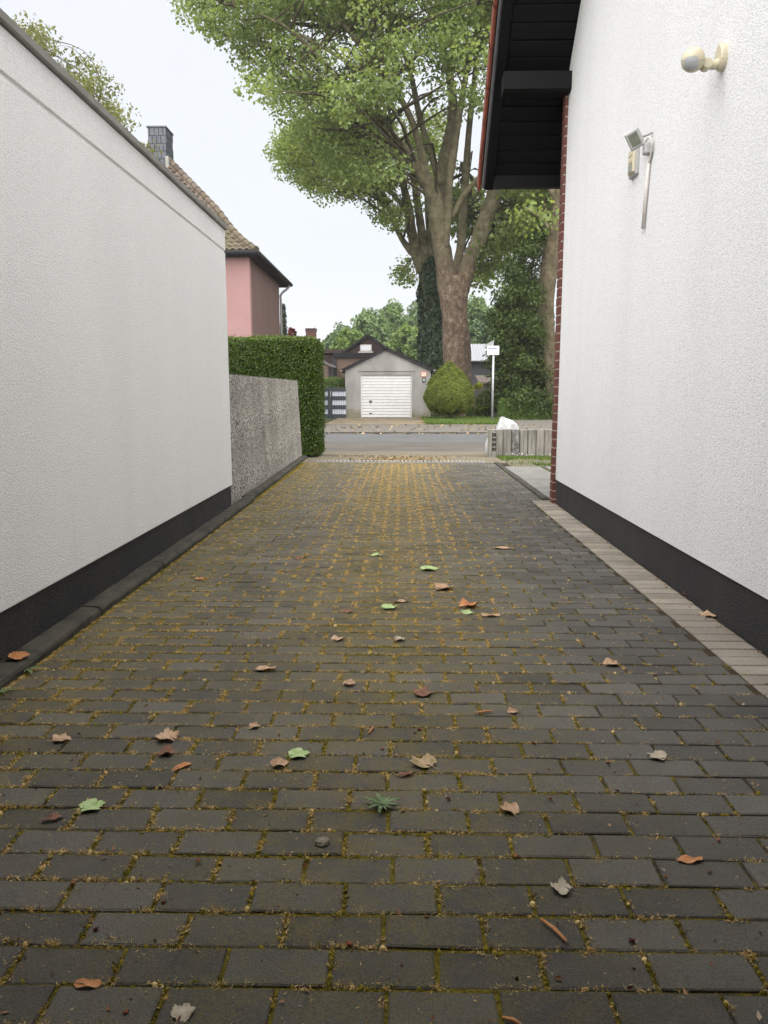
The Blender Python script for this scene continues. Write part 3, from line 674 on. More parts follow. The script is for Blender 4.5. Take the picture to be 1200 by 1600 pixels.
# ------------------------------------------------------------------ unseen garage, added behind the viewer to shade the nearest pavers
shade_gar = thing('added_shade_garage', 'white garage added out of view to shade the near end of the driveway', 'garage', (0, -2.5, 0))
box('wall', -1.42, 1.49, -5.5, -0.45, 0.0, 3.3, M['render_l'], shade_gar)
box('canopy', -1.42, 1.48, -0.449, 1.15, 2.42, 2.55, M['black_wood'], shade_gar)  # added overhang, also out of view, darkens the ground below it
rd = box('door', -1.2, 1.25, -0.449, -0.43, 0.01, 2.1, M['anthracite'], shade_gar)
for i in range(10): box('rib', -1.19, 1.24, -0.429, -0.41, 0.02+0.208*i, 0.21+0.208*i, M['anthracite'], rd, b=0.006)
# ================================================================== RIGHT WHITE HOUSE
wh = thing('white_house', 'white roughcast house with dark plinth and black eaves along the right of the driveway', 'house', (4, 3, 0))
XW = 1.5; YC = 7.45; K = 11.395                          # soffit plane z = K - y
poly = [(-3.2, 0.232), (YC, 0.232), (YC, K-YC-0.01), (3.0, K-3.0-0.01), (-3.2, K-3.0-6.2)]
prism('wall', poly, 'x', XW, XW+0.3, M['render_r'], wh)
box('front_wall', XW+0.3, 9.5, YC-0.3, YC, 0.232, K-YC-0.05, M['render_r'], wh)
box('back_fill', XW+0.302, 9.4, -3.1, YC-0.302, 0.0, 3.2, M['render_r'], wh)
box('plinth', XW+0.010, 9.4, -3.2, YC-0.004, -0.15, 0.2315, M['plinth'], wh)
# brick facing of the street front, its edge proud of the white gable
bf = box('brick_facing', XW-0.022, 9.5, YC+0.006, YC+0.112, -0.15, 3.90, M['mortar'], wh)
bm_ = pyd('brick', *boxvf(0, 0.24, 0, 0.115, 0, 0.071, 0.003)); bm_.materials.append(M['brick'])
bh_ = pyd('brick', *boxvf(0, 0.115, 0, 0.115, 0, 0.071, 0.003)); bh_.materials.append(M['brick'])
z = -0.04; r = 0
while z < 3.83:
    o = bpy.data.objects.new('brick', bm_ if r % 2 else bh_); finish(o, None, bf)
    o.location = (XW-0.028+random.uniform(-.002, .002), YC+0.001, z); z += 0.083; r += 1
# roof: soffit boards, purlin, barge board, tiles
rf = box('roof_structure', 0.93, 9.5, 8.19, 8.27, 3.10, 3.30, M['black_wood'], wh)   # eave board, root of the roof parts
def slope_box(name, x0, x1, s0, s1, n0, n1, mt, parent, b=0.0):
    """box in roof coordinates: s up the slope from the eave edge (y=8.27), n normal to it"""
    v, f = boxvf(x0, x1, s0, s1, n0, n1, b); q = math.sqrt(0.5)
    # slope direction (0,-q,q), normal (0,q,q)
    vv = [(a, 8.27-q*s+q*n, K-8.27+q*s+q*n) for a, s, n in v]
    o = obj(name, vv, f, mt, parent)
    import bmesh
    bm = bmesh.new(); bm.from_mesh(o.data); bmesh.ops.recalc_face_normals(bm, faces=bm.faces); bm.to_mesh(o.data); bm.free()
    return o
for i in range(44):
    s = 0.10+i*0.1415
    slope_box('soffit_board', 0.94, 1.56 if s > 1.15 else 9.4, s, s+0.132, 0.006, 0.028, M['black_wood'], rf, b=0.004)
slope_box('soffit_backing', 0.93, 9.4, 0.05, 6.4, 0.029, 0.05, M['black_wood'], rf)
slope_box('barge_board', 0.845, 0.935, -0.02, 6.5, -0.028, 0.20, M['black_wood'], rf, b=0.005)
slope_box('barge_trim', 0.822, 0.845, -0.02, 6.5, 0.0, 0.14, M['grey_edge'], rf, b=0.003)
slope_box('roof_deck', 0.935, 9.4, -0.02, 6.5, 0.051, 0.20, M['dark_roof'], rf)
for i in range(20):
    s = -0.10+i*0.335
    o = slope_box('roof_tile', 0.795, 1.12, s, s+0.40, 0.205+0.0, 0.235, M['terracotta'], rf, b=0.006)
    slope_box('verge_tile', 0.785, 0.815, s+0.01, s+0.385, 0.07, 0.21, M['terracotta'], rf, b=0.006)
slope_box('roof_tiling', 1.12, 9.4, -0.1, 6.5, 0.202, 0.23, M['terracotta'], rf)
q = math.sqrt(.5)
# purlin end carrying the verge
pl = [(7.33, 3.715), (7.33, 3.86), (7.50, 3.86), (7.50, 3.70), (7.36, 3.70)]
prism('purlin', pl, 'x', 0.90, 1.53, M['black_wood'], wh)

# ------------------------------------------------------------------ fittings on the white gable
ms = thing('motion_sensor', 'cream ball shaped motion sensor on an arm high on the white gable', 'motion sensor', (XW, 3.91, 2.6))
def ring_disc(name, c, axis, r, th, mt, parent, sides=18, b=0.006):
    a = np.array(axis, float); a /= np.linalg.norm(a); c = np.array(c, float)
    pts = [np.r_[c, r-b], np.r_[c+a*b, r], np.r_[c+a*(th-b), r], np.r_[c+a*th, r-b]]
    return tube(name, pts, mt, parent, sides, smooth=False)
def plate_vf():
    v = []; n = 20
    for xx, k in ((XW+0.004, 1.0), (XW-0.022, 1.0), (XW-0.030, 0.86)):
        for i in range(n):
            a = 2*math.pi*i/n; v.append((xx, 3.905+0.046*k*math.cos(a), 2.608+0.060*k*math.sin(a)))
    f = [tuple(range(2*n, 3*n))]
    for j in range(2):
        for i in range(n): f.append((j*n+i, j*n+(i+1) % n, (j+1)*n+(i+1) % n, (j+1)*n+i))
    return v, f
obj('wall_plate', *plate_vf(), M['cream_plastic'], ms)
tube('arm', smoothpath([(XW-0.02, 3.905, 2.585, 0.022), (XW-0.04, 3.905, 2.575, 0.021), (XW-0.075, 3.90, 2.572, 0.019)]), M['cream_plastic'], ms, 14)
ring_disc('joint_knuckle', (XW-0.085, 3.872, 2.573), (0, 1, 0), 0.026, 0.05, M['cream_plastic'], ms)
tube('neck', [(XW-0.08, 3.895, 2.573, 0.014), (XW-0.115, 3.89, 2.580, 0.018)], M['cream_plastic'], ms, 12)
def ball(name, c, r, mt, parent, sx=1, sy=1, sz=1, nu=22, nv=14, **k):
    V, F = [], []
    for j in range(nv+1):
        ph = math.pi*j/nv
        for i in range(nu):
            th = 2*math.pi*i/nu; V.append((c[0]+r*sx*math.sin(ph)*math.cos(th), c[1]+r*sy*math.sin(ph)*math.sin(th), c[2]+r*sz*math.cos(ph)))
    for j in range(nv):
        for i in range(nu): F.append((j*nu+i, (j+1)*nu+i, (j+1)*nu+(i+1) % nu, j*nu+(i+1) % nu))
    return obj(name, V, F, mt, parent, True, **k)
hc = np.array((XW-0.150, 3.885, 2.590))
hd = ball('head', hc, 0.053, M['cream_plastic'], ms)
# lens window: a rounded patch of a slightly larger sphere facing down, left and to the camera
ld = np.array((-0.40, -0.70, -0.60)); ld /= np.linalg.norm(ld)
la = np.cross(ld, (0, 0, 1)); la /= np.linalg.norm(la); lb = np.cross(la, ld)
def patch(rad, w_, h_, n=9):
    V, F = [], []
    for j in range(n):
        for i in range(n):
            u, v_ = 2*i/(n-1)-1, 2*j/(n-1)-1
            uu = u*math.sqrt(1-v_*v_/2)*0.5+u*0.5; vv = v_*math.sqrt(1-u*u/2)*0.5+v_*0.5
            d = ld+la*uu*w_+lb*vv*h_; d /= np.linalg.norm(d); V.append(hc+d*rad)
    for j in range(n-1):
        for i in range(n-1): F.append((j*n+i, j*n+i+1, (j+1)*n+i+1, (j+1)*n+i))
    return V, F
obj('lens_rim', *patch(0.0542, 0.72, 0.66), M['grey_plastic'], ms, True)
obj('lens', *patch(0.0553, 0.64, 0.58), M['lens'], ms, True)
tube('head_band', [np.r_[hc+0.0535*(np.array((math.cos(a), math.sin(a)*0.85, math.sin(a)*0.35+0.0))/np.linalg.norm((math.cos(a), math.sin(a)*0.85, math.sin(a)*0.35))), 0.0012] for a in np.linspace(0, 6.283, 28)], M['grey_plastic'], ms, 5)

fl = thing('floodlight', 'small grey floodlight on a bracket above a thin white conduit on the gable', 'floodlight', (XW, 4.95, 2.5))
box('bracket', XW-0.05, XW+0.003, 4.90, 4.96, 2.475, 2.535, M['grey_plastic'], fl, b=0.006)
tube('yoke', smoothpath([(XW-0.005, 4.93, 2.60, 0.008), (XW-0.035, 4.93, 2.585, 0.007), (XW-0.075, 4.95, 2.575, 0.007)]), M['grey_plastic'], fl, 8)
tube('yoke', smoothpath([(XW-0.03, 4.93, 2.52, 0.012), (XW-0.045, 4.93, 2.54, 0.010), (XW-0.075, 4.95, 2.55, 0.009)]), M['grey_plastic'], fl, 8)
def rotbox(name, c, dims, rot, mt, parent, b=0.004):
    v, f = boxvf(-dims[0]/2, dims[0]/2, -dims[1]/2, dims[1]/2, -dims[2]/2, dims[2]/2, b)
    R = rot.to_matrix(); vv = [tuple(Vector(c)+R@Vector(p)) for p in v]
    o = obj(name, vv, f, mt, parent)
    import bmesh
    bm = bmesh.new(); bm.from_mesh(o.data); bmesh.ops.recalc_face_normals(bm, faces=bm.faces); bm.to_mesh(o.data); bm.free(); return o
from mathutils import Euler
R1 = Euler((math.radians(22), math.radians(-24), math.radians(-30)))
hb = rotbox('lamp_head', (XW-0.100, 4.95, 2.567), (0.088, 0.034, 0.108), R1, M['grey_plastic'], fl, 0.008)
off = R1.to_matrix()@Vector((0, -0.0175, 0)); rotbox('glass', Vector((XW-0.100, 4.95, 2.567))+off, (0.056, 0.004, 0.074), R1, M['dark_lens'], fl, 0.001)
for k in range(5):
    off = R1.to_matrix()@Vector((-0.032+0.016*k, 0.024, 0)); rotbox('cooling_fin', Vector((XW-0.100, 4.95, 2.567))+off, (0.004, 0.016, 0.085), R1, M['grey_plastic'], fl, 0.0)
tube('cable', smoothpath([(XW-0.05, 4.93, 2.53, 0.006), (XW-0.035, 4.89, 2.56, 0.006), (XW-0.02, 4.87, 2.52, 0.006), (XW-0.014, 4.90, 2.47, 0.006), (XW-0.014, 4.93, 2.43, 0.007)]), M['white_plastic'], fl, 8)
tube('conduit', [(XW-0.014, 4.93, 2.475, 0.011), (XW-0.014, 4.985, 2.06, 0.011)], M['white_plastic'], fl, 10)
tube('cable_end', [(XW-0.014, 4.985, 2.062, 0.0035), (XW-0.014, 4.989, 2.03, 0.003)], M['white_plastic'], fl, 6)
sb = thing('switch_box', 'small cream and grey box on the white gable beside the floodlight', 'switch box', (XW, 5.25, 2.5))
box('housing', XW-0.036, XW+0.002, 5.19, 5.31, 2.445, 2.60, M['cream_plastic'], sb, b=0.008)
box('frame', XW-0.022, XW+0.002, 5.175, 5.325, 2.432, 2.612, M['grey_plastic'], sb, b=0.004)
box('window', XW-0.040, XW-0.035, 5.215, 5.285, 2.455, 2.505, M['dark_lens'], sb, b=0.001)
box('rocker', XW-0.040, XW-0.035, 5.215, 5.285, 2.515, 2.55, M['cream_plastic'], sb, b=0.002)
box('rocker', XW-0.040, XW-0.035, 5.215, 5.285, 2.555, 2.59, M['cream_plastic'], sb, b=0.002)

# ================================================================== RIGHT SIDE: path slabs, grass, palisade wall, bag
path = obj('path', *boxvf(1.505, 4.6, 7.62, 11.35, -0.3, -0.02), M['soil'], kind=S)
for i, (ya, yb) in enumerate(((7.60, 7.80), (7.82, 8.6), (8.62, 9.4), (9.42, 10.2), (10.22, 11.2))):
    for j in range(5):
        xa = 1.51+0.52*j+(0.0 if i != 4 else 0.25*j/4)
        if i == 0 and j == 0: pass
        box('slab', xa, xa+0.51, ya+0.004, yb-0.004, -0.08, random.uniform(-.004, .006), M['slab'], path, b=0.004)
def grass(name, polyf, n, L, label, z=0.0, rng=RNG):
    c = polyf(n); d = rng.normal(size=(n, 3))*0.45; d[:, 2] = 1; d = unit(d); l = L*rng.uniform(0.5, 1.3, n)[:, None]
    s = unit(np.cross(d, rng.normal(size=(n, 3))))*l*0.09
    V = np.stack([c-s, c+s, c+d*l], 1).reshape(-1, 3)
    return fobj(name, V, np.arange(3*n).reshape(-1, 3), M['grass'], tint=np.repeat(rng.random(n), 3), kind='stuff', label=label)
def rectpts(x0, x1, y0_, y1, z): return lambda n: np.stack([RNG.uniform(x0, x1, n), RNG.uniform(y0_, y1, n), np.full(n, z)], 1)
box('lawn_bed', 1.62, 4.8, 11.36, 13.0, -0.3, -0.015, M['gutter'], kind=S)
def lawnpts(n):
    p = rectpts(1.6, 4.8, 11.4, 13.02, -0.02)(n*2)
    k = (p[:, 1] > 12.35+0.12*np.sin(p[:, 0]*7)) | ((p[:, 1] < 11.75+0.1*np.sin(p[:, 0]*5)) & (p[:, 0] > 2.0)) | (RNG.random(len(p)) < 0.1)
    return p[k][:n]
def grass2(name, c, L, label):
    return grass(name, lambda n: c, len(c), L, label)
grass2('grass', lawnpts(9000), 0.055, 'short green grass strip in front of the concrete palisade wall')
k = 60; c = rectpts(1.7, 2.9, 12.55, 13.0, 0.05)(k)
V, F, T = leafcloud(c, 0.022, 0.9); fobj('daisies', V, F, M['sign_white'], tint=T, kind='stuff', label='tiny white daisies in the grass by the palisade wall')
pw = thing('palisade_wall', 'low wall of weathered grey concrete palisade blocks beside the driveway entrance', 'wall', (2.6, 13.15, 0))
xs = [1.49, 1.60, 1.735, 1.875, 2.015, 2.15, 2.29, 2.43, 2.57, 2.71, 2.85, 2.99, 3.13, 3.27]
for i in range(1, len(xs)-1):
    x0, x1 = xs[i]+0.003, xs[i+1]-0.003; zt = 0.435+random.uniform(-.006, .006)
    poly = [(x0, 13.26), (x0, 13.10), (x0+0.016, 13.08), (x0+0.05, 13.074), (x0+0.055, 13.082), (x0+0.06, 13.074), (x1-0.016, 13.08), (x1, 13.10), (x1, 13.26)]
    prism('palisade_block', poly, 'z', -0.25, zt, M['palisade_dark'] if i in (3,) else M['palisade'], pw)
eb = box('end_block', 1.49, 1.535, 13.0, 13.27, -0.25, 0.44, M['palisade'], pw, b=0.006)
box('end_block', 1.537, 1.598, 13.10, 13.27, -0.25, 0.432, M['palisade'], pw, b=0.006)
for zz in (0.40, 0.315, 0.235, 0.155): box('ledge', 1.537, 1.60, 13.03, 13.098, zz-0.022, zz, M['palisade'], pw, b=0.004)
box('foot', 1.537, 1.61, 13.0, 13.098, -0.2, 0.07, M['palisade'], pw, b=0.008)
def crumple(name, prof, cx, cy, mt, parent, seed, sides=30, amp=0.075, sq=(1, 0.8), **k):
    rg = np.random.default_rng(seed); V, F = [], []
    ph = rg.uniform(0, 6.28, 8)
    for i, (r, z, ox) in enumerate(prof):
        for s in range(sides):
            a = 2*math.pi*s/sides
            q = 1+amp*(math.sin(3*a+ph[0]+z*7)+0.7*math.sin(5*a+ph[1]-z*11)+0.5*math.sin(8*a+ph[2]+z*23)+0.4*rg.normal())
            V.append((cx+ox+r*q*sq[0]*math.cos(a), cy+r*q*sq[1]*math.sin(a), z+0.02*rg.normal()*(0 < i < len(prof)-1)))
    for i in range(len(prof)-1):
        for s in range(sides):
            s2 = (s+1) % sides; F.append((i*sides+s, i*sides+s2, (i+1)*sides+s2, (i+1)*sides+s))
    F.append(tuple(range(sides))[::-1]); F.append(tuple((len(prof)-1)*sides+s for s in range(sides)))
    return obj(name, V, F, mt, parent, False, **k)
zb = gz(13.75)
crumple('plastic_bag', [(0.10, zb+0.0, 0), (0.17, zb+0.06, 0), (0.20, zb+0.2, 0), (0.205, zb+0.35, 0), (0.19, zb+0.46, 0.01), (0.165, zb+0.53, 0.01), (0.125, zb+0.575, -0.01), (0.075, zb+0.61, -0.05), (0.035, zb+0.63, -0.09), (0.012, zb+0.635, -0.11)],
        1.87, 13.7, M['bag'], None, 3, label='white plastic rubbish bag standing behind the low palisade wall', cat='bag')
crumple('plastic_bag', [(0.03, zb+0.01, 0), (0.06, zb+0.03, 0), (0.075, zb+0.12, 0), (0.065, zb+0.2, 0), (0.04, zb+0.27, 0), (0.015, zb+0.30, 0.02)],
        1.555, 13.55, M['bag'], None, 8, label='smaller white plastic bag just showing past the end of the palisade wall', cat='bag')

# ================================================================== HEDGES AND BUSHES
def boxleaves(x0, x1, y0_, y1, z0, z1, n, size, mt, parent, faces='fxrt', rnd=0.12, dep=0.07, wr=0.6):
    """leaves over the visible faces of a clipped hedge: f front(-y) r right(+x) l left t top b back"""
    ar = {'f': (x1-x0)*(z1-z0), 'b': (x1-x0)*(z1-z0), 'r': (y1-y0_)*(z1-z0), 'l': (y1-y0_)*(z1-z0), 't': (x1-x0)*(y1-y0_)}
    fs = [f for f in faces if f in ar]; tot = sum(ar[f] for f in fs); Cs, Ns = [], []
    for f in fs:
        m = int(n*ar[f]/tot); u, v = RNG.random(m), RNG.random(m)
        if f in 'fb':
            yv = y0_ if f == 'f' else y1; s = -1 if f == 'f' else 1
            c = np.stack([x0+u*(x1-x0), np.full(m, yv), z0+v*(z1-z0)], 1); nr = np.tile([0, s, 0.25], (m, 1))
        elif f in 'rl':
            xv = x1 if f == 'r' else x0; s = 1 if f == 'r' else -1
            c = np.stack([np.full(m, xv), y0_+u*(y1-y0_), z0+v*(z1-z0)], 1); nr = np.tile([s, 0, 0.25], (m, 1))
        else:
            c = np.stack([x0+u*(x1-x0), y0_+v*(y1-y0_), np.full(m, z1)], 1); nr = np.tile([0, 0, 1.0], (m, 1))
        Cs.append(c); Ns.append(nr)
    C = np.concatenate(Cs); N = np.concatenate(Ns).astype(float)
    # round the corners and edges
    lo, hi = np.array([x0, y0_, z0]), np.array([x1, y1, z1]); r = rnd
    inner = np.clip(C, lo+r, hi-np.array([r, r, r])); inner[:, 2] = np.where(C[:, 2] < z0+r, C[:, 2], inner[:, 2])
    d = C-inner; dl = np.linalg.norm(d, axis=1, keepdims=True)+1e-9; C = inner+d/dl*np.minimum(dl, r)
    N = unit(d/dl*1.2+N*0.3)
    lump = 0.5*(np.sin(C[:, 0]*6+C[:, 2]*4)+np.sin(C[:, 1]*5-C[:, 2]*7+C[:, 0]*3))
    C -= N*(np.abs(RNG.normal(0, dep, len(C)))-0.02-0.012*lump-(RNG.random(len(C)) < 0.03)*RNG.uniform(0.02, 0.06, len(C))*(size/0.03)**0.5)[:, None]
    V, F, T = leafcloud(C, size, wr, N, 0.75)
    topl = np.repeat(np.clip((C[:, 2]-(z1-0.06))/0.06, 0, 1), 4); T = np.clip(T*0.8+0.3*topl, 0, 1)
    return fobj('foliage', V, F, mt, parent, tint=T)
hg = thing('hedge', 'tall clipped dark green hedge behind the washed concrete wall', 'hedge', (-3, 13.3, 0))
box('inner_branches', -5.9, -1.46, 12.92, 13.72, 0.0, 1.84, M['core'], hg, b=0.08)
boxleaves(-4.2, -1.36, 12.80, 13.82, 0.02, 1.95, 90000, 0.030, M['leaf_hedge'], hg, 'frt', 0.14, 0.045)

def revleaves(prof, cx, cy, n, size, mt, parent, wr=0.45, dep=0.05, lump=0.03):
    prof = np.array(prof); zz = prof[:, 1]; rr = prof[:, 0]
    z = RNG.uniform(zz.min(), zz.max(), n*2); r = np.interp(z, zz, rr); keep = RNG.random(n*2) < r/rr.max()+0.05; z, r = z[keep][:n], r[keep][:n]
    a = RNG.uniform(0, 2*math.pi, len(z))
    dr = np.interp(z+0.02, zz, rr)-np.interp(z-0.02, zz, rr); N = unit(np.stack([np.cos(a), np.sin(a), -dr/0.04], 1))
    C = np.stack([cx+r*np.cos(a), cy+r*np.sin(a), z], 1)
    lm_ = np.sin(a*9+z*7)+np.sin(a*5-z*9)
    C -= N*(np.abs(RNG.normal(0, dep, len(z)))-lump*lm_-(RNG.random(len(z)) < 0.03)*RNG.uniform(0.03, 0.12, len(z)))[:, None]
    V, F, T = leafcloud(C, size, wr, N, 0.7); return fobj('foliage', V, F, mt, parent, tint=T)
yb = thing('yew_bush', 'clipped teardrop shaped yellow green yew bush beside the grey garage', 'bush', (2.08, 33.5, -0.15))
zb = -0.15
yprof = [(0.30, zb+0.22), (0.72, zb+0.38), (0.95, zb+0.62), (1.06, zb+0.92), (1.04, zb+1.2), (0.88, zb+1.6), (0.57, zb+2.0), (0.27, zb+2.3), (0.04, zb+2.5)]
yprof = [tuple(p) for p in smoothpath([np.array(p) for p in yprof], 5)]
lathe('inner_branches', [(r*0.9, z*0.97+0.02) for r, z in yprof], 2.08, 33.5, M['core'], yb)
revleaves(yprof, 2.08, 33.5, 42000, 0.06, M['leaf_yew'], yb)
for i in range(5):
    a = i*1.256; tube('stem', [(2.08+0.06*math.cos(a), 33.5+0.06*math.sin(a), zb, 0.045), (2.08+0.3*math.cos(a), 33.5+0.3*math.sin(a), zb+0.5, 0.03)], M['bark_dark'], yb, 7)
grass('lawn', lambda n: np.stack([RNG.uniform(0.95, 4.3, n), 29.35+7*RNG.random(n)**1.2, np.full(n, -0.165)], 1), 16000, 0.14, 'green grass around the yew bush across the road')
# tall weeds at the trunk foot
def bush(name, label, px, py, Y, wpx, hpx, n, size, mt, ground=-0.15, group=None, dpx=None, cat='bush'):
    s = Y/1220; c = P(px, py, Y); a = wpx*s/2; b_ = hpx*s/2; dp = (dpx*s/2 if dpx else a)
    t = thing(name, label, cat, (c[0], Y, ground), group)
    u = unit(RNG.normal(size=(n, 3)))*(RNG.uniform(0.55, 1.0, n)**0.5)[:, None]
    lumps = unit(RNG.normal(size=(16, 3)))*np.array([a, dp, b_])*0.75
    k = RNG.integers(0, 16, n)
    C = np.where((RNG.random(n) < 0.55)[:, None], lumps[k]+u*np.array([a, dp, b_])*0.36, u*np.array([a, dp, b_])*0.85)+np.array(c)
    C[:, 2] = np.maximum(C[:, 2], ground+0.02)
    N = C-np.array(c)+np.array([0, 0, 0.5*b_])
    V, F, T = leafcloud(C, size, 0.6, N, 0.9); fobj('foliage', V, F, mt, t, tint=T)
    for i in range(4):
        tube('stem', [(c[0]+0.05*i-0.1, Y, ground, 0.03), (c[0]+(i-1.5)*a*0.3, Y+RNG.uniform(-.3, .3)*dp, c[2]+0.3*b_, 0.012)], M['bark_dark'], t, 5)
    return t
bush('ground_shrub', 'low green shrub at the foot of the plane tree beside the yew', 748, 643, 37.5, 50, 22, 2600, 0.10, M['leaf_hedge'])
bush('lime_shrub', 'lime yellow shrub in front of the weathered shed', 748, 603, 52, 13, 10, 700, 0.12, M['leaf_lime'])
bush('garden_shrub', 'rounded green shrub between the plane tree and the sign post', 757, 628, 46, 34, 34, 3000, 0.12, M['leaf_hedge'])
bush('garden_shrub', 'light green shrub behind the sign post below the shed', 775, 626, 47, 24, 38, 2200, 0.12, M['leaf_light'])

# low hedge and tall dark shrub on the right
lh = thing('low_hedge', 'low green hedge below the tall dark shrub across the road', 'hedge', (6.5, 34.2, -0.15))
a0 = P(783, 640, 34); a1 = P(905, 640, 34)
box('inner_branches', a0[0]+0.12, a1[0], 34.1, 34.9, -0.15, 0.66, M['core'], lh, b=0.05)
boxleaves(a0[0], a1[0]+0.6, 34.0, 35.0, -0.13, 0.76, 16000, 0.075, M['leaf_lowhedge'], lh, 'flt', 0.15, 0.07)

# ================================================================== TREES
def px_path(pts, Y, wob=0.0):
    out = []
    for p in pts:
        px, py, w_ = p[:3]; Yd = Y+(p[3] if len(p) > 3 else 0); q = P(px, py, Yd); out.append((*q, 0.5*w_*Yd/1235))
    return out
def limb(name, pts, Y, mt, parent, sides=12, jit=0.035, seed=0):
    big = name == 'trunk'; path_ = smoothpath(px_path(pts, Y), 14 if big else 6); sides = sides+8 if big else sides+2
    v, f = tubevf(path_, sides, jit*(0.5 if big else 1), True, seed); v = np.array(v)
    for i, p in enumerate(path_):                      # flutes and bulges
        k = np.arange(sides)*2*math.pi/sides; L_ = p[2]
        g = 1+0.045*np.sin(3*k+L_*0.7+seed)+0.035*np.sin(5*k-L_*1.3)+0.03*np.sin(2*k+L_*2.1)
        v[i*sides:(i+1)*sides] = p[:3]+(v[i*sides:(i+1)*sides]-p[:3])*g[:, None]
    return obj(name, v, f, mt, parent, True)
def twigs(clusters, skel, parent, mt, rng, k_=1.0):
    mt = M['bark_dark']
    """a thin bent twig from every leaf cluster back to the nearest limb point"""
    V, F = [], []
    sk = np.array([s[:3] for s in skel]); 
    for c in clusters:
        w_ = sk-c; d = np.linalg.norm(w_*np.array([1, 1, 1]), axis=1)+np.maximum(0, sk[:, 2]-c[2])*1.5
        i = int(np.argmin(d)); s = sk[i]; L = np.linalg.norm(c-s)
        mid = 0.5*(s+c)+rng.normal(0, 0.08*L, 3)+np.array([0, 0, 0.10*L])
        r0 = min(0.02+0.010*L, 0.09)*(0.3 if parent.name.startswith('garden') else 1); pts = smoothpath([np.r_[s, r0], np.r_[mid, r0*0.6], np.r_[c, 0.012]], 3)
        v, f = tubevf(pts, 4, 0, False); n = len(V); V += v; F += [tuple(k+n for k in q) for q in f]
    fobj('twigs', np.array(V), np.array(F), mt, parent, smooth=True)
def crown_px(poly, Y, thick, ncl, nleaf, crad, size, mt, parent, skel, bark, seed, wr=0.8, dense=1.0, yfun=None, extra=None):
    rng = np.random.default_rng(seed); xs_ = [p[0] for p in poly]; ys_ = [p[1] for p in poly]
    cl = []
    cx0, cy0 = np.mean(xs_), np.mean(ys_)
    while len(cl) < ncl:
        u = rng.uniform(min(xs_), max(xs_), 400); v = rng.uniform(min(ys_), max(ys_), 400); k = inpoly(u, v, poly)
        for a, b_ in zip(u[k], v[k]):
            if yfun is not None and rng.random() > yfun(a, b_): continue
            cl.append(P(a, b_, Y+rng.normal(0, 0.5)*thick))
    cl = np.array(cl[:ncl])
    if extra is not None: cl = np.concatenate([cl, np.array(extra)])
    sz = rng.uniform(0.55, 1.35, len(cl)); cnt = np.maximum(8, (nleaf*sz**2/(sz**2).sum()).astype(int))
    idx = np.repeat(np.arange(len(cl)), cnt); n = len(idx)
    off = rng.normal(size=(n, 3)); off = off/np.linalg.norm(off, axis=1, keepdims=True)*(rng.random(n)**0.45)[:, None]
    C = cl[idx]+off*(sz[idx]*crad)[:, None]*np.array([1.15, 1.15, 0.75])
    N = off+np.array([0, 0, 0.7])
    V, F, T = leafcloud(C, size, wr, N, 0.75, 0.5, rng=rng)
    T = np.clip(T*0.7+np.repeat(rng.random(len(cl))[idx], 4)*0.3, 0, 1)
    fobj('crown', V, F, mt, parent, tint=T)
    if skel is not None: twigs(cl, skel, parent, bark, rng)
# ---- big plane tree in front
YT = 41.0
pt = thing('plane_tree', 'large plane tree with scaly reddish trunk forking beside the grey garage', 'tree', (P(717, 640, YT)[0], YT, -0.15))
trunk = [(722, 665, 66), (721, 648, 54), (718, 625, 48), (715, 590, 44), (713, 540, 42), (710, 490, 40), (709, 465, 42), (708, 448, 44), (708, 432, 34)]
limb('trunk', trunk, YT, M['bark_plane'], pt, 22, 0.03, 1)
LA = [[(706, 490, 30), (701, 450, 32, -.1), (694, 410, 28, -.3), (688, 370, 27, -.5), (682, 330, 27, -.8), (672, 295, 24, -1.4), (652, 262, 18, -2.2), (622, 222, 13, -3), (580, 178, 10, -4), (530, 125, 8, -5), (480, 70, 6, -6), (430, 30, 4, -7)],
      [(684, 345, 22), (688, 300, 22, .3), (693, 262, 20, .5), (702, 220, 19, .6), (708, 180, 15, .8), (704, 130, 12, 1), (690, 60, 9, 1), (680, -40, 7, 1), (670, -130, 5, 1)],
      [(712, 490, 30), (718, 450, 31, .2), (733, 410, 26, .4), (750, 370, 24, .6), (764, 330, 24, .8), (774, 300, 22, 1), (782, 255, 19, 1.2), (795, 190, 15, 1.5), (815, 110, 11, 2), (840, 10, 8, 2), (850, -80, 5, 2)],
      [(710, 430, 15, 1), (720, 385, 13, 1.4), (724, 330, 13, 1.5), (728, 270, 11, 1.7), (733, 200, 9, 1.8), (742, 110, 7, 2), (745, 10, 5, 2)],
      [(694, 385, 16, -.6), (699, 340, 14, -.9), (701, 290, 13, -1.1), (708, 240, 12, -1.3), (716, 190, 10, -1.5), (728, 120, 8, -2), (745, 40, 6, -2), (760, -60, 4, -2)],
      [(706, 340, 9, -.5), (722, 308, 9, -.7), (742, 284, 8, -.9), (765, 262, 7, -1.2), (790, 225, 6, -1.5), (820, 190, 4, -2)],
      [(676, 305, 16, -1), (664, 265, 13, -1.5), (655, 225, 11, -2), (640, 180, 10, -2.5), (610, 130, 8, -3), (570, 80, 7, -4), (520, 20, 5, -5), (460, -40, 4, -6)],
      [(655, 265, 10, -2), (620, 245, 8, -2), (585, 215, 6, -2), (545, 190, 5, -2), (510, 165, 4, -2)],
      [(690, 290, 12, 0), (672, 235, 10, .5), (655, 180, 9, 1), (640, 110, 7, 1), (615, 40, 5, 1), (590, -50, 4, 1)],
      [(600, 130, 6, -4), (540, 95, 5, -5), (470, 55, 4, -6), (400, 20, 3.5, -7), (345, 5, 3, -8)],
      [(625, 110, 7, -3), (600, 60, 7, -3), (570, 40, 6, -3), (540, 45, 5, -3)]]
sk = []
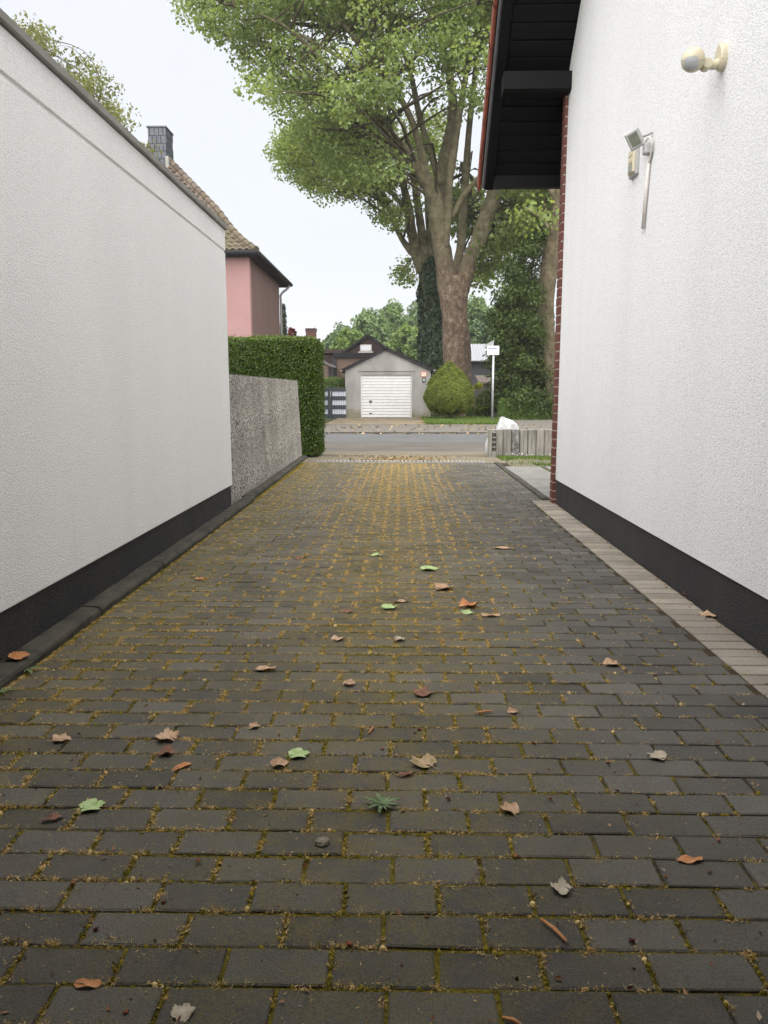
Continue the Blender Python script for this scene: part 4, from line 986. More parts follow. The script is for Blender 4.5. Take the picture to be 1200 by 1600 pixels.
for i, l in enumerate(LA):
    limb('limb', l, YT, M['bark_plane'], pt, 12, 0.04, 10+i); sk += [tuple(p[:3]) for p in smoothpath(px_path(l, YT), 4)[4:]]
cpoly = [(272, -30), (300, 25), (335, 55), (352, 100), (392, 138), (420, 165), (452, 195), (470, 225), (505, 255), (560, 285), (610, 290), (640, 250), (665, 205), (700, 200), (740, 215), (790, 240), (880, 230), (960, 100), (1010, -60), (980, -230), (880, -330), (720, -380), (560, -350), (420, -280), (320, -170)]
def dens1(a, b_):
    if b_ < 60: return 1.0
    if a > 600: return max(0.10, 1-(b_-50)/130)
    if a < 560: return 0.75
    return max(0.20, 1-(b_-90)/140)
rngx = np.random.default_rng(77)
crown_px(cpoly, YT-2.5, 6.5, 1050, 150000, 0.82, 0.165, M['leaf_plane'], pt, sk, M['bark_up'], 21, yfun=dens1)
# ---- second plane tree with ivy
YR = 50.0
rt = thing('plane_tree', 'ivy clad plane tree standing behind the grey garage, left of the reddish trunk', 'tree', (P(682, 640, YR)[0], YR, -0.15))
limb('trunk', [(684, 655, 44), (682, 600, 36), (678, 540, 32), (673, 480, 30), (668, 430, 28), (662, 400, 24)], YR, M['bark_up'], rt, 16, 0.03, 41)
LR = [[(660, 425, 20), (650, 390, 17), (643, 360, 16), (638, 325, 13), (628, 280, 10), (618, 240, 8), (600, 195, 6)],
      [(668, 420, 18), (660, 370, 14), (654, 330, 12), (648, 290, 10), (640, 240, 8), (630, 190, 6)],
      [(655, 405, 11), (636, 385, 10), (622, 362, 8), (612, 335, 7), (596, 305, 5), (570, 280, 4)],
      [(674, 415, 16), (672, 370, 13), (669, 320, 11), (666, 270, 9), (660, 200, 7)],
      [(640, 335, 8), (610, 300, 6), (570, 280, 5), (520, 265, 4), (470, 250, 3)],
      [(628, 270, 7), (590, 250, 6), (540, 235, 5), (490, 225, 4)]]
sk = []
for i, l in enumerate(LR):
    limb('limb', l, YR, M['bark_up'], rt, 10, 0.04, 50+i); sk += [tuple(p[:3]) for p in smoothpath(px_path(l, YR), 4)[3:]]
crown_px([(436, 255), (430, 235), (446, 205), (480, 200), (540, 180), (620, 170), (690, 180), (700, 260), (672, 300), (640, 330), (636, 372), (612, 352), (572, 322), (540, 312), (500, 300), (462, 285)],
         YR, 5.5, 340, 36000, 0.80, 0.165, M['leaf_rear'], rt, sk, M['bark_up'], 31, yfun=lambda a, b_: (1.0 if b_ < 285 else 0.5)*(1.0 if a < 600 else 0.35))
crown_px([(618, 420), (636, 405), (648, 425), (640, 446), (624, 438)], YR, 2.0, 8, 420, 0.7, 0.22, M['leaf_rear'], rt, sk, M['bark_up'], 33)
# hanging twigs of the plane trees right of the fork
crown_px([(735, 440), (752, 395), (770, 350), (790, 300), (860, 285), (868, 330), (835, 375), (800, 395), (775, 425), (745, 450)], YT+4, 5.0, 90, 6500, 0.9, 0.22, M['leaf_plane'], pt, [P(775, 300, YT+1), P(764, 330, YT+.8), P(820, 250, YT+3), P(850, 260, YT+3)], M['bark_up'], 35)
crown_px([(700, 300), (745, 280), (760, 330), (730, 380), (712, 350)], YT+6, 4.0, 40, 2600, 0.9, 0.22, M['leaf_plane'], pt, [P(728, 270, YT+1.7), P(724, 330, YT+1.5)], M['bark_up'], 36)
# ivy mantle
iv = thing('ivy', 'dark green ivy mantle wrapped round the trunk behind the garage', 'ivy', (P(682, 640, YR)[0], YR, -0.15))
ip = smoothpath(px_path([(686, 630, 58), (683, 590, 54), (680, 550, 52), (677, 500, 46), (674, 455, 40), (672, 425, 32), (673, 405, 20)], YR), 6)
Cs, Ns = [], []
for i in range(len(ip)-1):
    m = 420; t_ = RNG.random(m)[:, None]; c = ip[i][:3]*(1-t_)+ip[i+1][:3]*t_; r = (ip[i][3]*(1-t_)+ip[i+1][3]*t_)
    a = RNG.uniform(0, 6.283, m); n_ = np.stack([np.cos(a), np.sin(a), 0.25*np.ones(m)], 1)
    lump = 1+0.10*np.sin(a*3+c[:, 2]*1.7)+0.08*np.sin(a*5-c[:, 2]*2.9)
    Cs.append(c+n_*r*lump[:, None]*(1-0.22*RNG.random(m)**2)[:, None]); Ns.append(n_)
V, F, T = leafcloud(np.concatenate(Cs), 0.17, 0.8, np.concatenate(Ns), 0.5, 0.8); fobj('foliage', V, F, M['leaf_ivy'], iv, tint=T)
tube('stems', [(p[0], p[1], p[2], p[3]*0.72) for p in ip], M['core'], iv, 12, 0.05)
# ---- right-hand tree and dark shrub
YS = 38.0
t3 = thing('broadleaf_tree', 'tree with olive ridged trunk beside the house corner, above the dark shrub', 'tree', (P(868, 640, YS-3.2)[0], YS-3.2, -0.15))
limb('trunk', [(866, 655, 34), (864, 600, 24), (858, 545, 23), (854, 500, 24), (854, 460, 26), (858, 420, 26), (864, 380, 24), (871, 340, 22), (876, 300, 22), (884, 230, 20), (900, 100, 14)], YS-3.2, M['bark_dark'], t3, 16, 0.05, 61)
l3 = [[(874, 320, 12), (850, 270, 9), (830, 230, 7), (815, 190, 5)], [(880, 260, 12), (910, 180, 9), (950, 90, 6)], [(866, 370, 8), (845, 340, 6), (820, 325, 4)]]
sk = []
for i, l in enumerate(l3): limb('limb', l, YS-3.2, M['bark_up'], t3, 8, 0.04, 65+i); sk += [tuple(p[:3]) for p in smoothpath(px_path(l, YS-3.2), 4)[3:]]
crown_px([(800, 300), (812, 220), (840, 120), (900, 40), (980, 60), (1030, 160), (1020, 300), (960, 380), (895, 400), (840, 380), (820, 360), (800, 330)], YS+3, 6, 150, 16000, 1.0, 0.2, M['leaf_rear'], t3, sk, M['bark_up'], 67)
ds = thing('tall_shrub', 'tall dense dark green shrub right of the street sign', 'shrub', (P(825, 640, YS-1.5)[0], YS-1.5, -0.15))
limb('stem', [(830, 650, 12), (828, 560, 9), (822, 470, 6), (835, 400, 4)], YS-1.5, M['bark_dark'], ds, 8, 0.05, 71)
limb('stem', [(845, 650, 12), (850, 560, 8), (845, 470, 5)], YS-1.2, M['bark_dark'], ds, 8, 0.05, 72)
dpoly = [(776, 640), (773, 590), (769, 555), (778, 520), (774, 490), (788, 462), (800, 440), (795, 415), (815, 395), (835, 372), (850, 352), (845, 420), (846, 480), (850, 540), (858, 600), (880, 640)]
crown_px(dpoly, YS-1.7, 3.0, 330, 46000, 0.50, 0.135, M['leaf_dark'], ds, None, None, 73, wr=0.6)
crown_px([(776, 640), (773, 590), (790, 540), (800, 480), (820, 420), (848, 480), (852, 560), (862, 640)], YS-0.9, 1.2, 200, 22000, 0.55, 0.15, M['leaf_dark'], ds, None, None, 74, wr=0.6)
crown_px([(850, 640), (852, 580), (862, 560), (960, 520), (970, 640)], YS-0.5, 3, 110, 13000, 0.6, 0.14, M['leaf_dark'], ds, None, None, 75, wr=0.6)

# ---- background wood, tree by tree
def roundtree(name, label, px, top, base, wpx, Y, nleaf, size, mt, seed, group='trees of the wood behind the houses', flat=0.8):
    rng = np.random.default_rng(seed); s = Y/1225
    t = thing(name, label, 'tree', (P(px, base, Y)[0], Y, 0.0), group)
    c = np.array(P(px, 0.5*(top+base), Y)); a = wpx*s/2; h = (base-top)*s/2
    cl = []
    for k in range(85):
        d = rng.normal(size=3); d /= np.linalg.norm(d); d *= rng.uniform(0.55, 0.86)
        cl.append(c+d*np.array([a, a*flat, h]))
    cl = np.array(cl); rad = rng.uniform(0.20, 0.36, len(cl))*min(a, h)
    idx = rng.integers(0, len(cl), nleaf); off = rng.normal(size=(nleaf, 3)); off /= np.linalg.norm(off, axis=1, keepdims=True); off *= (rng.random(nleaf)**0.4)[:, None]
    C = cl[idx]+off*rad[idx][:, None]; N = off+np.array([0, 0, 0.6])
    V, F, T = leafcloud(C, size, 0.8, N, 0.6, rng=rng); T = np.clip(0.6*T+0.4*rng.random(len(cl))[idx].repeat(4), 0, 1)
    fobj('crown', V, F, mt, t, tint=T)
    b0 = np.array((c[0], Y, 0.0))
    tube('trunk', [np.r_[b0, 0.35], np.r_[b0*0.5+c*0.5, 0.28], np.r_[c+np.array([0, 0, 0.4*h]), 0.08]], M['bark_dark'], t, 8, 0.05)
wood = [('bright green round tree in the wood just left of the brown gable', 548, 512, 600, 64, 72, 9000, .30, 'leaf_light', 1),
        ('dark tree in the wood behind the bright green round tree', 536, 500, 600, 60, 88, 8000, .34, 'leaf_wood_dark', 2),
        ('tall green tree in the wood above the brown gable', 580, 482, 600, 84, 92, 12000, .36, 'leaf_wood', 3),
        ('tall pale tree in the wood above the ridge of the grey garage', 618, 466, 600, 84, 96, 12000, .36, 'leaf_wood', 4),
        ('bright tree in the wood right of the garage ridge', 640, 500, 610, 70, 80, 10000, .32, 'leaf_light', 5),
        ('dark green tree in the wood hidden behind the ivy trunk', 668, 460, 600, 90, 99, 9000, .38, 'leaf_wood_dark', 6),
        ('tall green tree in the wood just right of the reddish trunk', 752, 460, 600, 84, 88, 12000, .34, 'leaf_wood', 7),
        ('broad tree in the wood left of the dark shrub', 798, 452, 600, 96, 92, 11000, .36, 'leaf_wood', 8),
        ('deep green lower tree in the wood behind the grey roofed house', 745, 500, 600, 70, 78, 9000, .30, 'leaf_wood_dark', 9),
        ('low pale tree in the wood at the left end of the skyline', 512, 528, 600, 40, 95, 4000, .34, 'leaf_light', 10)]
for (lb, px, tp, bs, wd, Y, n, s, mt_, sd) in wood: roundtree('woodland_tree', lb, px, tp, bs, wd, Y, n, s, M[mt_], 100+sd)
# sparse tree over the left garage roof
YL = 19.0
t4 = thing('garden_tree', 'sparse olive leaved tree rising behind the white garage roof on the left', 'tree', (P(95, 300, YL)[0], YL, -0.03))
l4 = [[(100, 640, 22), (100, 400, 18), (98, 300, 13), (95, 240, 9), (88, 170, 5), (75, 100, 3), (65, 60, 2)], [(97, 280, 7), (125, 230, 5), (148, 180, 3.5), (160, 130, 2)], [(95, 240, 6), (60, 180, 4), (40, 110, 2)]]
sk = []
for i, l in enumerate(l4): limb('trunk' if i == 0 else 'limb', l, YL, M['bark_dark'], t4, 8, 0.04, 80+i); sk += [tuple(p[:3]) for p in smoothpath(px_path(l, YL), 4)[4:]]
crown_px([(30, 42), (72, 38), (78, 95), (104, 86), (150, 98), (178, 118), (176, 150), (188, 190), (200, 250), (120, 300), (20, 260), (0, 150), (10, 60)], YL, 2.2, 170, 15000, 0.34, 0.085, M['leaf_sparse'], t4, sk, M['bark_dark'], 82, wr=0.6)
crown_px([(222, 224), (234, 222), (236, 240), (224, 240)], YL, 0.5, 5, 90, 0.22, 0.09, M['leaf_sparse'], t4, [P(180, 300, YL)], M['bark_dark'], 83)
# small conifer and red shrub behind the hedge
cn = thing('conifer', 'grey green conifer just right of the pink house downpipe', 'tree', (P(443, 620, 47)[0], 47, -0.1))
tube('trunk', [(*P(443, 640, 47), 0.15), (*P(443, 480, 47), 0.03)], M['bark_dark'], cn, 7)
Cs = []
for k in range(46):
    f_ = k/46; px, py = 443, 478+f_*150; w_ = (3+15*f_)
    for j in range(90):
        a = RNG.uniform(0, 6.28); r = w_*RNG.random()**0.5*(0.75+0.25*math.sin(k*1.9+a*3)); q = P(px+r*math.cos(a), py+r*0.25+RNG.normal(0, 1.5), 47+r*math.sin(a)*0.038); Cs.append(q)
V, F, T = leafcloud(Cs, 0.16, 0.4, None); fobj('crown', V, F, M['leaf_conifer'], cn, tint=T)
bush('red_shrub', 'dark red leaved shrub showing above the hedge beside the conifer', 456, 522, 44, 15, 20, 700, 0.11, M['leaf_red'])

# ================================================================== ACROSS THE ROAD: grey garage
YG = 36.6
gg = thing('grey_garage', 'grey rendered garage with pitched roof and white ribbed door across the road', 'garage', (-0.65, YG, -0.15))
gl, gr_ = -2.60, 1.40; ze = 2.03; za = 2.98; ap = -0.68; dl, dr, dz_ = -1.87, 0.52, 1.85
rl, rr_, rz = dl-0.13, dr+0.13, 2.02                     # recessed surround
# front wall made of pieces around the recess
obj('front_wall', [(gl, YG, -0.3), (rl, YG, -0.3), (rl, YG, rz), (gl, YG, ze), (gr_, YG, ze+.03), (rr_, YG, rz), (rr_, YG, -0.3), (gr_+0.02, YG, -0.3), (ap, YG, za),
                   (gl, YG+.2, -0.3), (rl, YG+.2, -0.3), (rl, YG+.2, rz), (gl, YG+.2, ze), (gr_, YG+.2, ze+.03), (rr_, YG+.2, rz), (rr_, YG+.2, -0.3), (gr_+0.02, YG+.2, -0.3), (ap, YG+.2, za)],
    [(0, 1, 2, 3), (3, 2, 8), (2, 5, 8), (5, 4, 8), (5, 6, 7, 4), (1, 10, 11, 2), (2, 11, 14, 5), (5, 14, 15, 6), (3, 8, 17, 12), (8, 4, 13, 17), (0, 3, 12, 9), (4, 7, 16, 13),
     (9, 12, 11, 10), (12, 17, 11), (11, 17, 14), (14, 17, 13), (14, 13, 16, 15)], M['grey_render'], gg)
box('surround', rl, dl, YG+0.045, YG+0.2, -0.3, rz-0.001, M['grey_render'], gg)
box('surround', dr, rr_, YG+0.045, YG+0.2, -0.3, rz-0.001, M['grey_render'], gg)
box('surround', dl+.001, dr-.001, YG+0.045, YG+0.2, dz_, rz-0.001, M['grey_render'], gg)
box('side_wall', gl, gl+0.2, YG+0.2, YG+6, -0.3, ze, M['grey_render'], gg)
box('side_wall', gr_-0.2, gr_, YG+0.2, YG+6, -0.3, ze, M['grey_render'], gg)
door = box('door', dl+0.03, dr-0.03, YG+0.13, YG+0.17, -0.145, dz_-0.02, M['grey_plastic'], gg)
box('door_frame', dl, dl+0.035, YG+0.09, YG+0.17, -0.147, dz_, M['white_paint'], gg); box('door_frame', dr-0.035, dr, YG+0.09, YG+0.17, -0.147, dz_, M['white_paint'], gg)
box('door_frame', dl+.036, dr-.036, YG+0.10, YG+0.17, dz_-0.05, dz_-0.001, M['grey_plastic'], gg)
for i in range(14):
    za_ = -0.13+i*0.1385; box('rib', dl+0.045, dr-0.045, YG+0.112, YG+0.131, za_, za_+0.117, M['white_paint'], door, b=0.008)
box('bottom_seal', dl+0.03, dr-0.03, YG+0.11, YG+0.16, -0.148, -0.132, M['black_plastic'], door)
hx, hz = P(579, 627, YG)[0], P(579, 627, YG)[2]
box('handle', hx-0.075, hx+0.075, YG+0.085, YG+0.112, hz-0.02, hz+0.035, M['black_plastic'], door, b=0.008); box('handle_stem', hx-0.02, hx+0.03, YG+0.08, YG+0.112, hz-0.10, hz-0.02, M['black_plastic'], door, b=0.006)
hz = P(579, 646, YG)[2]; box('foot_lock', hx-0.06, hx+0.06, YG+0.085, YG+0.112, hz-0.03, hz+0.02, M['black_plastic'], door, b=0.008)
# roof slabs with dark verge, slightly sagging ends
def roofslab(name, xa, za1, xb, zb1, th, y0_, y1, mt, parent):
    return prism(name, [(xa, za1), (xb, zb1), (xb, zb1+th), (xa, za1+th)], 'y', y0_, y1, mt, parent)
roofslab('roof', gl-0.17, ze-0.075, ap, za+0.002, 0.10, YG-0.14, YG+6.2, M['dark_roof'], gg)
roofslab('roof', ap, za+0.002, gr_+0.16, ze-0.05, 0.10, YG-0.142, YG+6.2, M['dark_roof'], gg)
for i in range(8):
    f0, f1 = i/8+0.004, (i+1)/8-0.004
    for (xa, zq, xb, zr) in ((gl-0.17, ze+0.03, ap-0.06, za+0.09), (gr_+0.16, ze+0.055, ap+0.06, za+0.09)):
        x_0, x_1, z_0, z_1 = xa+(xb-xa)*f0, xa+(xb-xa)*f1, zq+(zr-zq)*f0, zq+(zr-zq)*f1
        prism('verge_tile', [(x_0, z_0+0.012), (x_1, z_1), (x_1, z_1+0.03), (x_0, z_0+0.045)], 'y', YG-0.17, YG+0.3, M['dark_roof'], gg)
tube('ridge_tile', [(ap, YG-0.18, za+0.11, 0.10), (ap, YG+6.2, za+0.11, 0.10)], M['dark_roof'], gg, 12)
for sx, zz in ((gl-0.17, ze-0.02), (gr_+0.17, ze+0.0)): tube('gutter', [(sx, YG-0.15, zz, 0.06), (sx, YG+6.1, zz, 0.06)], M['zinc'], gg, 8)
# number plate and small lamp on the garage wall
q0 = P(657, 580, YG); q1 = P(667, 589, YG)
sg = thing('warning_sign', 'small square cream sign with faded red border on the grey garage', 'sign', ((q0[0]+q1[0])/2, YG, 1.9))
box('frame', q0[0], q1[0], YG-0.02, YG-0.002, q1[2], q0[2], M['sign_red'], sg, b=0.004); box('face', q0[0]+0.05, q1[0]-0.05, YG-0.024, YG-0.0202, q1[2]+0.045, q0[2]-0.05, M['sign_face'], sg)
box('lettering', q0[0]+0.09, q1[0]-0.10, YG-0.0262, YG-0.0242, q0[2]-0.12, q0[2]-0.09, M['sign_red'], sg)
q0 = P(660, 590, YG); q1 = P(665, 597, YG)
kb = thing('key_box', 'small dark box on the grey garage just below the red bordered sign', 'box', ((q0[0]+q1[0])/2, YG, 1.6))
box('body', q0[0], q1[0], YG-0.05, YG-0.002, q1[2], q0[2]-0.012, M['anthracite'], kb, b=0.006); box('face', q0[0]+0.03, q1[0]-0.03, YG-0.054, YG-0.0502, q1[2]+0.05, q0[2]-0.06, M['grey_plastic'], kb)

# gate / fence left of the garage
gt = thing('gate', 'anthracite board gate with pale strips between hedge and grey garage', 'gate', (-3.2, YG-0.4, -0.15))
YF = YG-0.4
fx0, fx1 = P(494, 640, YF)[0], P(540.5, 640, YF)[0]; pxm = P(516, 640, YF)[0]
box('post', pxm-0.09, pxm+0.09, YF-0.06, YF+0.06, -0.28, P(516, 605, YF)[2], M['anthracite'], gt, b=0.008)
for (ya, yb_) in ((606, 611.5), (619, 625), (633, 639), (647, 657)):
    for (xa, xb) in ((fx0, pxm-0.1), (pxm+0.1, fx1)):
        box('board', xa, xb, YF-0.02, YF+0.02, P(520, yb_, YF)[2], P(520, ya, YF)[2], M['anthracite'], gt, b=0.005)
for (ya, yb_) in ((611.5, 619), (625, 633), (639, 647)):
    for (xa, xb) in ((fx0, pxm-0.1), (pxm+0.1, fx1)):
        n = max(2, int((xb-xa)/0.1)); w_ = (xb-xa)/n
        for i in range(n): box('strip', xa+i*w_+0.006, xa+(i+1)*w_-0.006, YF+0.022, YF+0.03+0.006*(i % 2), P(520, yb_, YF)[2]-0.03, P(520, ya, YF)[2]+0.03, M['pale_strip'], gt)
box('handle', pxm+0.02, pxm+0.05, YF-0.09, YF-0.062, 0.85, 1.1, M['galv'], gt)
gh = thing('hedge', 'bright green hedge top showing above the anthracite gate', 'hedge', (-3.3, YG+0.8, -0.15))
box('inner_branches', fx0-1, fx1-0.12, YG+0.6, YG+1.2, -0.15, 1.55, M['core'], gh, b=0.05)
boxleaves(fx0-1.2, fx1, YG+0.45, YG+1.4, 0.8, 1.68, 7000, 0.09, M['leaf_light'], gh, 'ft', 0.2, 0.08)

# street sign
YP = 31.0
sp_ = thing('street_sign', 'white sign with small print on a galvanised post on the far lawn edge', 'sign', (P(770, 656, YP)[0], YP, -0.15))
xp = P(770, 600, YP)[0]; ztop = P(770, 532, YP)[2]
tube('post', [(xp, YP, -0.2, 0.045), (xp, YP, ztop-0.25, 0.045)], M['galv'], sp_, 12)
q0 = P(761, 540.5, YP); q1 = P(779.5, 554.5, YP)
box('plate', q0[0], q1[0], YP-0.07, YP-0.055, q1[2], q0[2], M['sign_white'], sp_, b=0.003)
def word_row(z, h, words, mt_):
    x = q0[0]+0.04
    for wlen in words:
        k = 0
        while k < wlen:
            box('lettering', x, x+0.018, YP-0.0725, YP-0.0702, z+(h*0.25 if (k*7+wlen) % 3 else 0), z+h, mt_, sp_); x += 0.026; k += 1
        x += 0.02
word_row(q0[2]-0.145, 0.075, (13,), M['sign_dark']); word_row(q0[2]-0.215, 0.035, (4, 9), M['sign_dark']); word_row(q0[2]-0.29, 0.035, (8, 4), M['sign_red'])
# second blade of the sign seen nearly edge-on
v0 = P(760.5, 540, YP); obj('side_plate', [(xp, YP+0.03, q0[2]-0.02), (xp-0.33, YP+0.26, q0[2]-0.02), (xp-0.33, YP+0.26, q0[2]+0.04), (xp+0.02, YP+0.03, ztop+0.02), (xp, YP+0.045, q0[2]-0.02), (xp-0.33, YP+0.275, q0[2]-0.02), (xp-0.33, YP+0.275, q0[2]+0.04), (xp+0.02, YP+0.045, ztop+0.02)],
    [(0, 1, 2, 3), (7, 6, 5, 4), (0, 4, 5, 1), (1, 5, 6, 2), (2, 6, 7, 3), (3, 7, 4, 0)], M['galv'], sp_)
tube('clamp', [(xp, YP, q0[2]-0.1, 0.055), (xp, YP, q0[2]-0.13, 0.055)], M['galv'], sp_, 10)

# ================================================================== PINK HOUSE
ph = thing('pink_house', 'pink rendered house with mossy tiled hip roof behind the white garage', 'house', (-9, 31, -0.15))
EX, EY, EZ = -4.90, 27.0, 5.75
hx1, hy0, hy1 = -5.20, 27.30, 33.9
box('front_wall', -12.6, hx1, hy0, hy0+0.3, -0.3, EZ-0.12, M['pink'], ph)
for i in range(3):
    ya = hy0+0.301+i*(hy1-hy0-0.301)/3; yb_ = hy0+0.301+(i+1)*(hy1-hy0-0.301)/3-0.012
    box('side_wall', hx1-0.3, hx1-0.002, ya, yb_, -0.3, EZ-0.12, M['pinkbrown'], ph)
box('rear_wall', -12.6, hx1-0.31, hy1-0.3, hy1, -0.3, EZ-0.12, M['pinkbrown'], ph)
# soffit and gutter
box('soffit', -13, EX, EY, 35.1, EZ-0.14, EZ-0.06, M['dark_roof'], ph)
tube('gutter', [(-13, EY-0.05, EZ-0.03, 0.085), (EX+0.03, EY-0.05, EZ-0.03, 0.085)], M['dark_roof'], ph, 8)
tube('gutter', [(EX+0.05, EY-0.04, EZ-0.03, 0.085), (EX+0.05, 35.1, EZ-0.03, 0.085)], M['dark_roof'], ph, 8)
tube('downpipe', smoothpath([(EX+0.05, 34.6, EZ-0.1, 0.05), (EX-0.02, 34.3, EZ-0.3, 0.05), (hx1+0.05, 34.0, EZ-0.6, 0.05), (hx1+0.05, 34.0, EZ-1.2, 0.05), (hx1+0.05, 34.0, -0.15, 0.05)], 4), M['zinc'], ph, 8)
HP = 4.15; RZ = EZ+4.18; PTM = 4.18/4.15
def hipz(t): return EZ+ (t*PTM if t > 0.9 else t*PTM*0.80+0.0) if False else EZ+PTM*t-0.16*math.sin(min(t/1.6, 1)*math.pi)
ts = [0, 0.3, 0.6, 0.9, 1.3, 1.8, 3, HP]
V, F = [], []
rf2 = None
for t_ in ts: V += [(EX-t_, EY+t_, hipz(t_)), (EX-2*HP+t_, EY+t_, hipz(t_))]
for i in range(len(ts)-1): F.append((2*i, 2*i+1, 2*i+3, 2*i+2))
rf2 = obj('roof', V, F, M['tile'], ph)
V, F = [], []
for t_ in ts: V += [(EX-t_, EY+t_, hipz(t_)), (EX-t_, 35.2-t_, hipz(t_))]
for i in range(len(ts)-1): F.append((2*i, 2*i+2, 2*i+3, 2*i+1))
obj('roof_side', V, F, M['tile'], rf2 if False else ph)
V, F = [], []
for t_ in ts: V += [(EX-2*HP+t_, EY+t_, hipz(t_)), (EX-2*HP+t_, 35.2-t_, hipz(t_))]
for i in range(len(ts)-1): F.append((2*i, 2*i+1, 2*i+3, 2*i+2))
obj('roof_side', V, F, M['tile'], ph)
# single S-shaped tiles on the front slope near the hip
def s_tile(wd, ln):
    V, F = [], []; n = 6
    for j in range(2):
        for i in range(n+1):
            u = i/n; z_ = 0.026*math.sin(u*2*math.pi)+0.03; V.append((u*wd*1.04, j*ln, z_+(0.040 if j == 0 else 0.010)))
    for i in range(n): F.append((i, i+1, n+1+i+1, n+1+i))
    m = len(V)
    for i in range(n+1): V.append((V[i][0], V[i][1]+0.004, V[i][2]-0.022))
    for i in range(n): F.append((m+i, m+i+1, i+1, i))
    return pyd('roof_tile', V, F)
tm = s_tile(0.235, 0.33); tm.materials.append(M['tile'])
t_ = 0.02; row = 0
while t_ < HP-0.1:
    zt = hipz(t_); zt2 = hipz(t_+0.26); ang = math.atan2(zt2-zt, 0.26); ln = 0.265
    xh = EX-t_-0.12; x = xh-0.235
    cnt = 0; lim = xh-(2.9 if t_ < 2.6 else 2.5)
    while x > lim and x > EX-2*HP+t_:
        # skip tiles hidden by the garage roof
        o = bpy.data.objects.new('roof_tile', tm); finish(o, None, ph); 
        o.location = (x, EY+t_, zt+0.015); o.rotation_euler = (ang, random.uniform(-.01, .01), random.uniform(-.01, .01)); x -= 0.235; cnt += 1
    t_ += ln*math.cos(ang); row += 1
# hip ridge caps
t_ = 0.0
cap = pyd('hip_tile', *tubevf([(0, 0, 0, 0.135), (0.0, 0.44, 0, 0.105)], 9)); cap.materials.append(M['tile'])
while t_ < HP:
    z0_, z1_ = hipz(t_), hipz(t_+0.2); d = Vector((-0.2, 0.2, z1_-z0_)); st = 0.37/d.length*0.2
    o = bpy.data.objects.new('hip_tile', cap); finish(o, None, ph); o.location = (EX-t_, EY+t_, z0_+0.05); o.rotation_euler = d.to_track_quat('Y', 'Z').to_euler(); t_ += st
tube('ridge', [(EX-HP, EY+HP, RZ+0.03, 0.11), (EX-HP, 35.2-HP, RZ+0.03, 0.11)], M['tile'], ph, 9)
# slate-clad chimney
ca = P(236, 203, 31.0); cb = P(270, 203, 31.0)
cx0, cx1, cy0, cy1 = ca[0], cb[0]-0.17, 30.6, 31.5; cz0, cz1 = RZ-1.3, ca[2]-0.06
ch = box('chimney', cx0+0.02, cx1-0.02, cy0+0.02, cy1-0.02, cz0, cz1, M['dark_roof'], ph)
nr = 8; rh = (cz1-cz0)/nr
for r in range(nr):
    za_ = cz0+r*rh
    for face in 'fr':
        L = (cx1-cx0) if face == 'f' else (cy1-cy0); n = 4; ww = L/n
        for i in range(-1, n+1):
            a0_ = max(0, i*ww+(r % 2)*ww*0.5); a1_ = min(L, a0_+ww if i >= 0 else 0)
            a0_ = max(0, i*ww+(r % 2)*ww*0.5); a1_ = min(L, i*ww+(r % 2)*ww*0.5+ww-0.022)
            if a1_-a0_ < 0.05: continue
            dp = random.uniform(0.004, 0.022)
            if face == 'f': box('slate', cx0+a0_, cx0+a1_, cy0-dp, cy0+0.018, za_+0.016, za_+rh*1.0, M['slate'], ch)
            else: box('slate', cx1-0.018, cx1+dp, cy0+a0_, cy0+a1_, za_+0.016, za_+rh*1.0, M['slate'], ch)
box('cap', cx0-0.04, cx1+0.04, cy0-0.04, cy1+0.04, cz1+0.015, cz1+0.07, M['slate'], ch)
tube('flue', [((cx0+cx1)/2+0.12, 31, cz1+0.06, 0.09), ((cx0+cx1)/2+0.12, 31, cz1+0.15, 0.08)], M['grey_plastic'], ch, 10)
box('flashing', cx1-0.03, cx1+0.09, cy0-0.06, cy1, RZ-0.75, RZ-0.10, M['coping'], ch)

# ================================================================== FAR HOUSES
def pz(px, py, Y): return P(px, py, Y)[2]
def pxx(px, Y): return P(px, 600, Y)[0]
YB = 54.0
bh = thing('brown_house', 'brown clad house with small gable window behind the grey garage', 'house', (pxx(565, YB), YB, 0))
# gable part
gx0, gx1, gxa = pxx(538, YB), pxx(612, YB), pxx(575, YB); gzb, gza = pz(570, 553, YB), pz(575, 526, YB)
prism('gable_wall', [(gx0, gzb), (gx1, gzb), (gxa, gza)], 'y', YB, YB+6, M['brown_clad'], bh)
nb = 8
for i in range(nb):
    f0, f1 = i/nb, (i+0.82)/nb; za_, zb_ = gzb+(gza-gzb)*f0, gzb+(gza-gzb)*f1
    xa, xb = gx0+(gxa-gx0)*f0, gx1+(gxa-gx1)*f0
    box('cladding_board', xa+0.12, xb-0.12, YB-0.05, YB-0.003, za_+0.005, zb_, M['brown_clad'], bh)
for (xa, xb) in ((gx0-0.2, gxa), (gx1+0.2, gxa)):
    prism('verge', [(xa, gzb-0.12), (xb, gza+0.0), (xb, gza+0.2), (xa, gzb+0.06)], 'y', YB-0.25, YB+6.2, M['dark_roof'], bh)
wx0, wx1, wz0, wz1 = pxx(563, YB), pxx(581, YB), pz(570, 549, YB), pz(570, 538.5, YB)
wf = box('window', wx0, wx1, YB-0.12, YB-0.052, wz0, wz1, M['white_plastic'], bh, b=0.01); box('pane', wx0+0.07, wx1-0.07, YB-0.135, YB-0.121, wz0+0.06, wz1-0.06, M['glass_pale'], wf)
box('sill', wx0-0.1, wx1+0.1, YB-0.2, YB-0.052, wz0-0.10, wz0-0.02, M['white_plastic'], wf)
